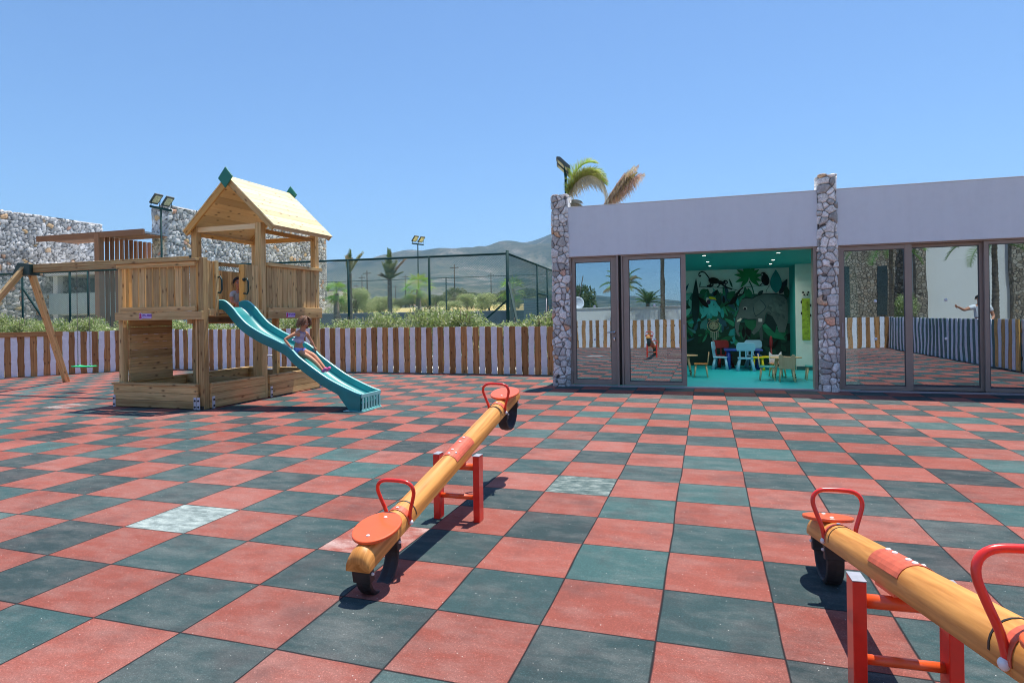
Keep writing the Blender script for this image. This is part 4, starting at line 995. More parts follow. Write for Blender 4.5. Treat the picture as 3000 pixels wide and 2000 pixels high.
# roof
EX0, EX1, EZ, RX, RZ, GY0, GY1 = -7.19, -5.23, 2.955, -6.205, 3.875, 6.09, 7.80
def roof_side(xe):
    rp = bpy.data.objects.new('roof_side', None); COL.objects.link(rp); rp.parent = T; rp.location = Vector((RX, GY0, RZ)) - T.location
    e = Vector((xe, 0, EZ)); r_ = Vector((RX, 0, RZ)); d = (e - r_); L = d.length; d.normalize(); n = Vector((0, 1, 0)).cross(d); n = n if n.z > 0 else -n
    for i in range(9):
        a = r_ + d * (L * i / 9 + .001); b_ = r_ + d * (L * (i + 1) / 9 - .002); c = (a + b_) / 2
        m = MB(); m.obox((c.x, (GY0 + GY1) / 2, c.z), (0, 1, 0), tuple(d), tuple(n), (GY1 - GY0) / 2, (b_ - a).length / 2, .010 + .0)
        m.build('roof_plank', 'wood_roof', rp, .003)
    for y in (GY0 + .015, GY1 - .05):   # barge boards under the planks
        a = r_ - n * .062 + d * .03; b_ = e - n * .058
        MB().bar((a.x, y + .018, a.z), (b_.x, y + .018, b_.z), .036, .095, up=tuple(n)).build('barge_board', 'wood_orange' if (xe < RX and y < 7) else 'wood', rp, BV)
    a = e - n * .045 - d * .03
    MB().bar((a.x, GY0 + .055, a.z), (a.x, GY1 - .055, a.z), .05, .055, up=tuple(n)).build('eave_batten', 'wood_pale', rp, BV)
roof_side(EX0); roof_side(EX1)
beam((-7.005, -5.74, 6.245, 6.29, 2.945, 3.035), 'wood_pale', 'tie_beam'); beam((-7.01, -5.72, 7.79, 7.83, 2.90, 2.99), 'wood_orange', 'tie_beam')
beam((-5.69, -5.65, 6.35, 7.75, 2.88, 2.95), 'wood_orange', 'eave_beam'); beam((-7.09, -7.05, 6.35, 7.75, 2.88, 2.95), 'wood_orange', 'eave_beam')
for y, s in ((GY0 - .02, -1), (GY1 + .02, 1)):
    m = MB(); c = (RX, y, RZ - .035); m.obox(c, (.64, 0, .768), (0, 1, 0), (-.64, 0, .768), .125, .012, .115)
    m.build('ridge_cap', 'green_plastic', T, .004)
# signs
def text_mesh(txt, size, mat, name, parent, loc, rot, depth=.001):
    cu = bpy.data.curves.new(name, 'FONT'); cu.body = txt; cu.size = size; cu.extrude = depth; cu.align_x = 'LEFT'; cu.align_y = 'CENTER'; cu.offset = size * .035
    o = bpy.data.objects.new(name, cu); COL.objects.link(o); bpy.context.view_layer.update()
    me = bpy.data.meshes.new_from_object(o.evaluated_get(bpy.context.evaluated_depsgraph_get())); bpy.data.objects.remove(o); me.materials.clear(); me.materials.append(MATS[mat])
    q = bpy.data.objects.new(name, me); COL.objects.link(q); q.parent = parent; q.location = Vector(loc) - parent_loc(parent); q.rotation_euler = rot; return q
def sign(c, axis):
    """plate 0.25 x 0.09 with a magenta figure and the maker's name"""
    C = Vector(c)
    if axis == 'y': f = lambda a, b_, d: (C.x + a, C.y - d, C.z + b_); rot = (R(90), 0, 0)
    else: f = lambda a, b_, d: (C.x + d, C.y + a, C.z + b_); rot = (R(90), 0, R(90))
    out = [(-.125, -.03), (-.115, -.05), (-.075, -.05), (-.065, -.04), (.115, -.04), (.125, -.03), (.125, .025), (.115, .035), (-.065, .035), (-.075, .047), (-.115, .047), (-.125, .03)]
    p = MB().prism(out, 0, .004, f).build('name_plate', 'sign_lilac', T)
    fig = [(-.12, -.042), (-.076, -.042), (-.074, -.012), (-.083, .0), (-.076, .018), (-.084, .038), (-.111, .038), (-.119, .018), (-.112, .0), (-.121, -.012)]
    MB().prism(fig, .004, .0065, f).build('figure', 'sign_magenta', p)
    text_mesh('HY-LAND', .046, 'sign_purple', 'lettering', p, f(-.066, .006, .0055), rot)
    MB().prism([(-.06, -.030), (.10, -.030), (.10, -.022), (-.06, -.022)], .004, .0055, f).build('underline', 'sign_violet', p)
sign((-6.70, 4.871, 1.445), 'y'); sign((-5.564, 6.93, 1.44), 'x')
# ladder on the back
lt = MB()
for z in (.35, .62, .90, 1.17): lt.cyl((-7.02, 7.84, z), (-6.62, 7.84, z), .016, n=10)
lt.build('ladder_rungs', 'galvanised', T)
# slide
top = [(-5.66, 1.66), (-5.55, 1.685), (-5.44, 1.655), (-5.31, 1.55), (-5.22, 1.45), (-5.05, 1.30), (-4.79, 1.16), (-4.53, 1.055), (-4.28, .94), (-4.12, .80), (-3.88, .64), (-3.63, .49), (-3.40, .385), (-3.25, .325), (-3.14, .285), (-3.06, .265)]
def smooth2(P, k=4):
    out = []
    for i in range(len(P) - 1):
        p0 = P[max(0, i-1)]; p1 = P[i]; p2 = P[i+1]; p3 = P[min(len(P)-1, i+2)]
        for j in range(k):
            t = j / k; out.append(tuple(.5*((2*p1[c]) + (-p0[c]+p2[c])*t + (2*p0[c]-5*p1[c]+4*p2[c]-p3[c])*t*t + (-p0[c]+3*p1[c]-3*p2[c]+p3[c])*t**3) for c in (0, 1)))
    return out + [P[-1]]
tp = smooth2(top, 4)
Y0, Y1 = 5.215, 5.745
sl = bpy.data.objects.new('slide', None); COL.objects.link(sl); sl.parent = T; sl.location = Vector((-4.3, 5.5, 0)) - T.location; sl['label'] = 'wavy turquoise plastic slide'
def sect(p, q):   # cross-section normal to the run
    d = Vector((q[0]-p[0], 0, q[1]-p[1])).normalized(); return Vector((-d.z, 0, d.x)) if d.x > 0 else Vector((d.z, 0, -d.x))
V = []; F = []; prof = None; n = len(tp)
def ring(i):
    p = tp[i]; a = tp[max(0, i-1)]; b_ = tp[min(n-1, i+1)]; nn = sect(a, b_)
    c = Vector((p[0], 0, p[1])); f = min(1, max(0, (i - 6) / 8)); dep = .135 if i > 7 else .10 + .035 * i / 7
    pts = []
    # outer near wall bottom -> rim -> inner floor -> rim -> outer far bottom
    w = [(Y0 - .0, -.150), (Y0 - .012, -.05), (Y0 - .012, -.008), (Y0 - .004, 0), (Y0 + .018, 0), (Y0 + .026, -.008), (Y0 + .04, -.085), (Y0 + .075, -dep + .012), (Y0 + .13, -dep), (Y1 - .13, -dep), (Y1 - .075, -dep + .012), (Y1 - .04, -.085), (Y1 - .026, -.008), (Y1 - .018, 0), (Y1 + .004, 0), (Y1 + .012, -.008), (Y1 + .012, -.05), (Y1, -.150)]
    for y, h in w: q = c + nn * h; pts.append((q.x, y, q.z))
    # flared foot at the bottom end: walls run down to the ground
    if i >= n - 13:
        k = (i - (n - 13)) / 12; k = min(1, k * 2.2); 
        for j in (0, 17): x, y, z = pts[j]; pts[j] = (x * 1 - .0, y, z * (1 - k) + .008 * k)
    return pts
rings = [ring(i) for i in range(n)]; K = 18
V = [p for r_ in rings for p in r_]
F = [(i*K+j, i*K+j+1, (i+1)*K+j+1, (i+1)*K+j) for i in range(n-1) for j in range(K-1)]
rim = {3, 4, 13, 14, 2, 15}
m1 = MB(); m1.add(V, [f for f in F if (f[0] % K) not in (3, 13)], smooth=True); o = m1.build('slide_chute', 'slide_teal', sl)
m2 = MB(); m2.add([(x, y, z + .001) for x, y, z in V], [f for f in F if (f[0] % K) in (2, 3, 4, 12, 13, 14)], smooth=True); m2.build('slide_rim', 'slide_rim', sl)
# foot end: face with ribs and holes, floor lip
xe = tp[-1][0]
fm = MB()
fm.box(xe - .005, xe + .012, Y0 - .01, Y1 + .01, .012, .035); fm.box(xe - .005, xe + .012, Y0 - .01, Y1 + .01, .20, .262)
for i, y in enumerate([Y0 + .03 + k*(Y1 - Y0 - .06)/6 for k in range(7)]): fm.box(xe - .005, xe + .012, y - .022, y + .022, .035, .20)
fm.build('slide_end', 'slide_rim', sl, .008)
MB().box(xe - .06, xe - .04, Y0, Y1, .01, .2).build('slide_back', 'slide_teal', sl)
MB().box(xe - .16, xe + .005, Y0 + .02, Y1 - .02, .118, .128).build('slide_lip', 'slide_teal', sl)
MB().box(xe - .30, xe + .03, Y0 - .015, Y1 + .015, .002, .012).build('slide_foot', 'slide_rim', sl)
MB().cyl((-5.60, Y0 + .02, 1.56), (-5.60, Y0 - .03, 1.56), .02, n=10).build('slide_bolt', 'bolt_black', sl)
# swing beam and A-frame
MB().box(-11.62, -7.13, 6.26, 6.33, 2.455, 2.535).build('swing_beam', 'wood', T, .006); MB().box(-11.30, -7.13, 6.26, 6.33, 2.375, 2.4535).build('swing_beam', 'wood', T, .006)
MB().box(-7.20, -7.125, 6.245, 6.345, 2.36, 2.55).build('beam_bracket', 'dark_green', T, .004)
AX = Vector((-11.38, 6.295, 2.44))
for s, f in ((1, Vector((-12.32, 7.74, 0))), (-1, Vector((-12.32, 4.85, 0)))):
    d = (AX - f).normalized(); MB().bar(f + Vector((.04, 0, -.01)), AX + d*.13 + Vector((0, s*.07, 0)), .105, .095, up=(1, 0, 0)).build('swing_leg', 'wood', T, .006)
hb = MB(); hb.prism([(-.30, -.13), (.22, -.13), (.22, .09), (-.12, .13)], -.10, .10, lambda a, b_, d: (AX.x + a, AX.y + d, AX.z + b_ + .01)); hb.build('corner_bracket', 'dark_green', T, .008)

# swing: hangs from the beam, so a thing of its own
W = thing('swing', 'bright green plastic swing seat hanging on two chains', 'swing', (-9.86, 6.3, .5))
def chain(p0, p1, par):
    p0 = Vector(p0); p1 = Vector(p1); L = (p1 - p0).length; n = int(L / .032); m = MB()
    for i in range(n):
        c = p0.lerp(p1, (i + .5) / n); d = (p1 - p0).normalized()
        sd = Vector((1, 0, 0)) if i % 2 else Vector((0, 1, 0))
        m.tube([c + d*.022*math.sin(a) + sd*.009*math.cos(a) for a in [2*math.pi*k/8 for k in range(8)]], .0035, 4, closed=True)
    return m.build('chain', 'chain_metal', par)
for x in (-10.02, -9.70): chain((x, 6.295, .52), (x, 6.295, 2.37), W)
m_ = MB(); m_.prism([(-.24, -.012), (-.20, -.018), (.20, -.018), (.24, -.012), (.25, .006), (.20, .012), (.10, .004), (-.10, .004), (-.20, .012), (-.25, .006)], -.085, .085, lambda a, b_, d: (-9.86 + a, 6.295 + d, .505 + b_)); m_.build('swing_seat', 'swing_green', W, .008)
for x in (-10.02, -9.70): MB().tube([(x, 6.295, .50), (x, 6.295, .56)], .012, 8).build('seat_clip', 'chain_metal', W)

# ------------------------------------------------------------------ people (skinned skeletons)
def skin(name, nodes, edges, mat, parent, root=0, sub=2, smooth=True, merge=0):
    o0 = parent_loc(parent)
    me = bpy.data.meshes.new(name); keys = list(nodes); ix = {k: i for i, k in enumerate(keys)}
    me.from_pydata([tuple(Vector(nodes[k][0]) - o0) for k in keys], [(ix[a], ix[b_]) for a, b_ in edges], [])
    o = bpy.data.objects.new(name, me); COL.objects.link(o); o.parent = parent
    md = o.modifiers.new('skin', 'SKIN'); md.use_smooth_shade = True; md.branch_smoothing = .3
    lay = me.skin_vertices[0].data
    for k in keys:
        r_ = nodes[k][1]; r_ = (r_, r_) if not isinstance(r_, tuple) else r_
        lay[ix[k]].radius = r_; lay[ix[k]].use_root = False
    lay[ix[keys[0]] if root == 0 else ix[root]].use_root = True
    sd = o.modifiers.new('sub', 'SUBSURF'); sd.levels = sub; sd.render_levels = sub
    me.materials.append(MATS[mat]); return o
def chainE(*ks): return list(zip(ks, ks[1:]))
def hand_nodes(N, E, wrist, tag_, d, side, up, s=1.0, curl=.5, thumb=1):
    """palm + five fingers off a wrist node; d = pointing direction, side = across the palm, up = back of hand"""
    w = Vector(N[wrist][0]); d = Vector(d).normalized(); side = Vector(side).normalized(); up = Vector(up).normalized()
    pm = w + d*.035*s; N[tag_+'p'] = (pm, (.018*s, .012*s)); E.append((wrist, tag_+'p'))
    for i, (o_, L) in enumerate(((-.022, .034), (-.008, .040), (.007, .037), (.020, .028))):
        a = pm + d*.022*s + side*o_*s; b_ = a + (d - up*curl*.5)*L*.55*s; c = b_ + (d*(.9-curl) - up*(curl+.2))*L*.5*s
        N[f'{tag_}f{i}a'] = (a, .0085*s); N[f'{tag_}f{i}b'] = (b_, .0072*s); N[f'{tag_}f{i}c'] = (c, .006*s); E += chainE(tag_+'p', f'{tag_}f{i}a', f'{tag_}f{i}b', f'{tag_}f{i}c')
    a = pm - d*.004*s + side*thumb*-.030*s; b_ = a + (d*.7 - side*thumb*.5 - up*.4)*.026*s
    N[tag_+'t0'] = (a, .0085*s); N[tag_+'t1'] = (b_, .007*s); E += chainE(tag_+'p', tag_+'t0', tag_+'t1')
def head(parent, c, r, face, up, hairmat, hair='short', skinm='skin', mouth=True):
    """face details on a head centred at c; returns hair object"""
    c = Vector(c); f = Vector(face).normalized(); u = Vector(up); u = (u - f*u.dot(f)).normalized(); s = u.cross(f)
    M3 = Matrix((s, f, u)).transposed()
    P = lambda x, y, z: c + s*x*r + f*y*r + u*z*r
    for k in (-1, 1):
        e = MB(); e.sphere(P(k*.36, .80, .06), r*.13, r*.08, r*.085, 10, 6, M3); eo = e.build('eye', 'eye_white', parent)
        MB().sphere(P(k*.36, .875, .05), r*.065, r*.03, r*.07, 8, 5, M3).build('iris', 'eye_dark', eo)
        MB().tube([P(k*.52, .80, .24), P(k*.36, .86, .29), P(k*.2, .88, .25)], r*.035, 5).build('eyebrow', hairmat, parent)
        MB().sphere(P(k*.97, -.02, -.02), r*.09, r*.17, r*.25, 8, 6, M3).build('ear', skinm, parent)
    MB().tube([P(0, .92, .10), P(0, 1.08, -.16), P(0, .95, -.26)], [r*.07, r*.13, r*.09], 8).build('nose', skinm, parent)
    MB().tube([P(-.24, .84, -.50), P(0, .93, -.53), P(.24, .84, -.50)], [r*.03, r*.065, r*.03], 6).build('mouth', 'lip', parent)
    return M3, P
def locks(parent, P, r, mat, name, cuts, n, seed, spread):
    """cap plus many overlapping strands"""
    q = random.Random(seed); m = MB()
    for k in range(n):
        a = q.uniform(-math.pi*.80, math.pi*.80) - math.pi/2; t0 = q.uniform(.05, .75)
        pts = []
        L = cuts(a); steps = 7
        for i in range(steps + 1):
            t = i / steps
            lat = (t0 + t * L)   # angle from crown
            rr = 1.05 + .06*math.sin(k) + (spread * max(0, t - .4))
            if lat < math.pi*.55: x, y, z = math.sin(lat)*math.cos(a)*rr, math.sin(lat)*math.sin(a)*rr*1.06, math.cos(lat)*rr*1.12
            else:
                dz = (lat - math.pi*.55); x, y = math.sin(math.pi*.55)*math.cos(a)*rr*(1 - .1*dz), math.sin(math.pi*.55)*math.sin(a)*rr*(1 - .12*dz); z = math.cos(math.pi*.55)*rr - dz*1.05
            pts.append(P(x + q.uniform(-.03, .03), y + q.uniform(-.03, .03), z))
        m.tube(pts, [r*.07, r*.11, r*.12, r*.11, r*.10, r*.08, r*.06, r*.02], 5)
    return m.build(name, mat, parent)

# --- the girl sliding down
G = thing('person', 'girl in striped top and blue shorts with pink shoes going down the slide', 'person', (-4.3, 5.47, .83))
N = {}; E = []
hx = (-4.205, 5.465, 1.325)
N['pel'] = ((-4.315, 5.47, .885), (.082, .068)); N['waist'] = ((-4.325, 5.47, .985), (.066, .054)); N['chest'] = ((-4.285, 5.47, 1.085), (.076, .058)); N['shc'] = ((-4.265, 5.47, 1.150), (.055, .045)); N['neck'] = ((-4.245, 5.468, 1.198), .029)
N['jaw'] = ((-4.205, 5.466, 1.262), (.052, .058)); N['head'] = ((-4.205, 5.465, 1.33), (.078, .085)); N['crown'] = ((-4.215, 5.465, 1.385), (.06, .066))
E += chainE('pel', 'waist', 'chest', 'shc', 'neck', 'jaw', 'head', 'crown')
for s, n_, sh, el, wr in ((-1, 'L', (-4.275, 5.355, 1.145), (-4.375, 5.215, 1.055), (-4.285, 5.222, .958)), (1, 'R', (-4.255, 5.585, 1.140), (-4.255, 5.690, 1.035), (-4.215, 5.728, .925))):
    N['s'+n_] = (sh, .034); N['e'+n_] = (el, .023); N['u'+n_] = (tuple((Vector(el) + Vector(wr))/2), .0215); N['w'+n_] = (wr, .0155); E += chainE('shc', 's'+n_, 'e'+n_, 'u'+n_, 'w'+n_)
    hand_nodes(N, E, 'w'+n_, 'h'+n_, (.45, .0, -.75), (.8, 0, .5), (0, s, .25), .95, .45, thumb=s)
for s, n_, dy in ((-1, 'L', -.055), (1, 'R', .06)):
    N['hp'+n_] = ((-4.30, 5.47 + dy, .865), .060); N['k'+n_] = ((-4.085, 5.47 + dy*.9, .800 if s > 0 else .775), .040); N['c'+n_] = ((-3.98, 5.47 + dy*.8, .70), .036); N['a'+n_] = ((-3.865, 5.47 + dy*.75, .585), .022)
    N['he'+n_] = ((-3.862, 5.47 + dy*.75, .552), .024); N['t'+n_] = ((-3.79, 5.47 + dy*.85, .612), .020)
    E += chainE('pel', 'hp'+n_, 'k'+n_, 'c'+n_, 'a'+n_, 'he'+n_, 't'+n_)
skin('body', N, E, 'skin', G, root='pel')
face = Vector((.80, -.16, -.48))
M3, P = head(G, (-4.198, 5.465, 1.312), .082, face, (0.35, 0, 1), 'hair_brown')
locks(G, P, .082, 'hair_brown', 'hair', lambda a: 2.15 if math.sin(a) < .3 else 1.55, 150, 3, .34)
def sub(keys, grow): return {k: (N[k][0], tuple(x + grow for x in N[k][1]) if isinstance(N[k][1], tuple) else N[k][1] + grow) for k in keys}
tn = sub(['waist', 'chest', 'shc', 'sR'], .008); tn['waist'] = ((-4.318, 5.47, 1.02), (.074, .062)); tn['shc'] = ((-4.268, 5.48, 1.135), (.070, .054)); tn['sR'] = ((-4.258, 5.555, 1.150), .043)
skin('striped_top', tn, chainE('waist', 'chest', 'shc', 'sR'), 'stripe_top', G, root='chest')
sn = sub(['pel', 'hpL', 'hpR'], .012); sn['up'] = ((-4.322, 5.47, .948), (.078, .064)); sn['tL'] = ((-4.205, 5.417, .836), .058); sn['tR'] = ((-4.205, 5.526, .845), .058)
skin('shorts', sn, chainE('up', 'pel', 'hpL', 'tL') + chainE('pel', 'hpR', 'tR'), 'shorts', G, root='pel')
for n_ in 'LR':
    a = Vector(N['he'+n_][0]); b_ = Vector(N['t'+n_][0])
    skin('shoe', {'h': (tuple(a + Vector((-.004, 0, -.004))), .033), 'm': (tuple(a.lerp(b_, .5)), (.034, .027)), 't': (tuple(b_ + (b_-a)*.12), (.030, .022))}, [('h', 'm'), ('m', 't')], 'shoe_pink', G)

# --- the boy sitting on the platform
Bo = thing('person', 'dark-haired boy sitting up on the tower platform behind the slide', 'person', (-6.15, 6.2, 1.445))
N = {}; E = []
bx, by = -6.22, 6.36
N['pel'] = ((bx, by, 1.535), (.09, .08)); N['waist'] = ((bx + .005, by - .01, 1.64), (.08, .062)); N['chest'] = ((bx + .02, by - .02, 1.76), (.088, .066)); N['shc'] = ((bx + .03, by - .03, 1.845), (.06, .05)); N['neck'] = ((bx + .035, by - .035, 1.895), .032)
N['jaw'] = ((bx + .055, by - .05, 1.955), (.056, .062)); N['head'] = ((bx + .05, by - .045, 2.03), (.082, .09)); N['crown'] = ((bx + .04, by - .04, 2.085), (.062, .068)); E += chainE('pel', 'waist', 'chest', 'shc', 'neck', 'jaw', 'head', 'crown')
dv = Vector((.86, -.50, 0)); sv = Vector((.5, .86, 0))
for s, n_ in ((-1, 'L'), (1, 'R')):
    sh = Vector(N['shc'][0]) + sv*s*.115 - Vector((0, 0, .01)); el = sh + dv*.06 + Vector((0, 0, -.155)) + sv*s*.03; wr = el + dv*.15 - sv*s*.04 + Vector((0, 0, -.03))
    N['s'+n_] = (tuple(sh), .037); N['e'+n_] = (tuple(el), .025); N['w'+n_] = (tuple(wr), .018); E += chainE('shc', 's'+n_, 'e'+n_, 'w'+n_); hand_nodes(N, E, 'w'+n_, 'h'+n_, dv + Vector((0, 0, -.3)), sv, (0, 0, 1), 1.0, .5, thumb=-s)
    hp = Vector((bx, by, 1.53)) + sv*s*.065; kn = hp + dv*.27 + Vector((0, 0, .12)) + sv*s*.02; an = kn + dv*.10 + Vector((0, 0, -.17)); to = an + dv*.10 + Vector((0, 0, -.02))
    an.z = max(an.z, 1.49); to.z = 1.475
    N['hp'+n_] = (tuple(hp), .066); N['k'+n_] = (tuple(kn), .045); N['a'+n_] = (tuple(an), .026); N['t'+n_] = (tuple(to), .022); E += chainE('pel', 'hp'+n_, 'k'+n_, 'a'+n_, 't'+n_)
skin('body', N, E, 'skin_pale', Bo, root='pel')
M3, P = head(Bo, (bx + .06, by - .055, 2.01), .088, (.72, -.68, -.08), (0, 0, 1), 'hair_black', skinm='skin_pale')
locks(Bo, P, .088, 'hair_black', 'hair', lambda a: 1.15 if math.sin(a) < .3 else .55, 120, 4, .02)
tn = sub(['waist', 'chest', 'shc', 'sL', 'sR'], .009); tn['uL'] = (tuple(Vector(N['sL'][0]).lerp(Vector(N['eL'][0]), .55)), .04); tn['uR'] = (tuple(Vector(N['sR'][0]).lerp(Vector(N['eR'][0]), .55)), .04)
skin('t_shirt', tn, chainE('waist', 'chest', 'shc', 'sL', 'uL') + chainE('shc', 'sR', 'uR'), 'shirt_grey', Bo, root='chest')
sn = sub(['pel', 'hpL', 'hpR'], .012); sn['kL'] = (tuple(Vector(N['hpL'][0]).lerp(Vector(N['kL'][0]), .8)), .058); sn['kR'] = (tuple(Vector(N['hpR'][0]).lerp(Vector(N['kR'][0]), .8)), .058)
skin('shorts', sn, chainE('pel', 'hpL', 'kL') + chainE('pel', 'hpR', 'kR'), 'trousers_red', Bo, root='pel')

# ------------------------------------------------------------------ seesaws
def seesaw(label, loc, rz, down=-1, pz=.424):
    """axis along local y, pivot at the origin; the end at local y = down*1 is on the ground"""
    t = thing('seesaw', label, 'seesaw', loc, rz, 'log seesaws on the rubber tiles')
    sl_ = .20; th = math.atan(sl_); c, s = math.cos(th), math.sin(th); K = -down
    ax = Vector((0, c, s * K)); up = Vector((0, -s * K, c)); PV = Vector((0, 0, pz))
    f = lambda x, l, h: tuple(PV + Vector((1, 0, 0))*x + ax*l + up*h)
    for x0, x1 in ((-.166, -.122), (.122, .166)):
        o = MB().box(x0, x1, -.04, .04, 0, .437).build('frame_post', 'red_paint', t, .003, True); MB().box(x0 - .001, x1 + .001, -.041, .041, .4375, .441).build('post_cap', 'grey_cap', o, .001, True)
    for z in (.355, .155): MB().cyl((-.122, 0, z), (.122, 0, z), .017, n=14).build('cross_bar', 'red_orange', t, 0, True)
    # half-round log
    w = .067; bot = -.024; prof = [(-w, bot + .004), (-w + .004, bot), (w - .004, bot), (w, bot + .004)] + [(w*math.cos(a), .006 + (.072)*math.sin(a)) for a in [math.pi*i/12 for i in range(13)]]
    Vv = []; LL = [-1.29, -1.284, -1.268, -1.24, -1.0, -.5, 0, .5, 1.0, 1.24, 1.268, 1.284, 1.29]; SC = [.42, .66, .86, 1, 1, 1, 1, 1, 1, 1, .86, .66, .42]
    K2 = len(prof)
    for l, sc in zip(LL, SC):
        for (a, b_) in prof:
            q = sc; Vv.append(f(a*(.93 + .07*sc), l, (bot + (b_ - bot)*q)))
    Fv = [(i*K2+j, i*K2+(j+1) % K2, (i+1)*K2+(j+1) % K2, (i+1)*K2+j) for i in range(len(LL)-1) for j in range(K2)] + [tuple(range(K2))[::-1], tuple((len(LL)-1)*K2 + j for j in range(K2))]
    off = rng.uniform(0, 30); per = [0]
    for j in range(K2): per.append(per[-1] + math.hypot(prof[(j+1) % K2][0]-prof[j][0], prof[(j+1) % K2][1]-prof[j][1]))
    uv = [[(off + LL[i], per[j]), (off + LL[i], per[j+1]), (off + LL[i+1], per[j+1]), (off + LL[i+1], per[j])] for i in range(len(LL)-1) for j in range(K2)] + [[(off + prof[j][0], prof[j][1]) for j in range(K2)]]*2
    m = MB(); m.add(Vv, Fv, uv, .6, True); lg = m.build('beam', 'wood_beam', t, 0, True)
    md = lg.modifiers.new('split', 'EDGE_SPLIT'); md.split_angle = R(35)
    # wrapped steel plate over the middle, bolts
    arc = [(.0705*math.cos(a), .006 + .0755*math.sin(a)) for a in [R(22) + R(136)*i/10 for i in range(11)]]; arc2 = [(a*.965, b_ - .002) for a, b_ in arc][::-1]
    m = MB(); m.prism(arc + arc2, -.16, .16, lambda a, b_, d: f(a, d, b_)); pl = m.build('saddle_plate', 'red_plate', t, .0015, True)
    for l in (-.135, -.075, .06, .13): MB().sphere(f(0, l, .0825), .010, .010, .005).build('bolt', 'bolt_white', pl, 0, True)
    MB().sphere(f(.035, -.10, .071), .008, .008, .005).build('bolt', 'bolt_white', pl, 0, True)
    m = MB(); m.cyl((-.125, 0, .358), (.125, 0, .358), .024, n=14); m.bar(f(0, -.10, bot - .006), f(0, .10, bot - .006), .12, .012); m.build('pivot_bracket', 'red_orange', t, 0, True)
    for e in (-1, 1):
        # seat disc
        cx_ = e * 1.075; m = MB(); pr = [(.118*math.cos(a), .150*math.sin(a)) for a in [2*math.pi*i/36 for i in range(36)]]
        m.prism(pr, .078, .096, lambda a, q, d: f(a, cx_ + q, d)); so = m.build('seat', 'red_orange', t, .006, True, 3)
        [MB().sphere(f(0, cx_ + q, .096), .010, .010, .005).build('bolt', 'bolt_white', so, 0, True) for q in (-.09, .09)]
        # handle
        hy = e * .855; pts = [(-.066, -.005), (-.074, .055), (-.094, .12), (-.108, .175), (-.100, .215), (-.072, .238), (-.03, .244), (.03, .244), (.072, .238), (.100, .215), (.108, .175), (.094, .12), (.074, .055), (.066, -.005)]
        ps = smooth2(pts, 3); m = MB(); m.tube([f(a, hy, .012 + z*.93) for a, z in ps], .0105, 10); m.build('handle', 'red_paint', t, 0, True)
        arc = [(.071*math.cos(a), .006 + .076*math.sin(a)) for a in [R(-5) + R(190)*i/14 for i in range(15)]]; arc2 = [(a*.955, q - .002) for a, q in arc][::-1]
        m = MB(); m.prism(arc + arc2, hy - .022, hy + .022, lambda a, q, d: f(a, d, q)); hb_ = m.build('handle_strap', 'red_plate', t, .001, True)
        [MB().sphere(f(k*.073, hy, .0), .012, .014, .014).build('bolt', 'bolt_white', hb_, 0, True) for k in (-1, 1)]; MB().sphere(f(0, hy, .0825), .009, .009, .004).build('bolt', 'bolt_white', hb_, 0, True)
        # tyre half: U of rubber with clamp blocks
        uc = e * 1.105; zc = -.03; rad = .142; w2 = .041
        Pth = [(-rad, zc), (-rad, zc - .02)] + [(-rad*math.cos(a), zc - .062 - rad*.90*math.sin(a)) for a in [math.pi*i/16 for i in range(17)]] + [(rad, zc - .02), (rad, zc)]
        V3 = []; F3 = []; nP = len(Pth)
        for i, (l, h) in enumerate(Pth):
            p = Vector((Pth[min(nP-1, i+1)][0] - Pth[max(0, i-1)][0], Pth[min(nP-1, i+1)][1] - Pth[max(0, i-1)][1])).normalized(); nx, nz = p.y, -p.x
            if nx * l + nz * (h - zc) < 0: nx, nz = -nx, -nz
            for xx, dd in ((-w2, -.0), (-w2*.9, .016), (0, .021), (w2*.9, .016), (w2, .0), (w2*.8, -.006), (0, -.003), (-w2*.8, -.006)): V3.append(f(xx, uc + l + nx*dd, h + nz*dd))
        F3 = [(i*8+j, i*8+(j+1) % 8, (i+1)*8+(j+1) % 8, (i+1)*8+j) for i in range(nP-1) for j in range(8)] + [tuple(range(8))[::-1], tuple((nP-1)*8+j for j in range(8))]
        m = MB(); m.add(V3, F3, None, None, False); ty = m.build('tyre_bumper', 'tyre_rubber', t, .003, True)
        for k in (-1, 1): MB().obox(f(0, uc + k*rad, -.062), (1, 0, 0), ax, up, .049, .023, .038).build('tyre_clamp', 'tyre_rubber', ty, .004, True)
        [MB().sphere(f(q*.052, uc + k*rad, -.055), .010, .008, .008).build('bolt', 'bolt_white', ty, 0, True) for k in (-1, 1) for q in (-1, 1)]
    # black straps beyond the handles
    for e in (-1, 1):
        arc = [(.0688*math.cos(a), .006 + .0740*math.sin(a)) for a in [R(0) + R(180)*i/14 for i in range(15)]]; arc2 = [(a*.97, q - .002) for a, q in arc][::-1]
        m = MB(); m.prism(arc + arc2, e*.775 - .004, e*.775 + .004, lambda a, q, d: f(a, d, q)); m.build('strap', 'black_band', t, 0, True)
    return t
seesaw('log seesaw in the middle of the tiles, near end resting on its rubber bumper', (.106, 1.222, 0), 0, -1)
seesaw('log seesaw cut off by the right edge of the picture', (2.352, -.212, 0), R(2.8), 1, .438)
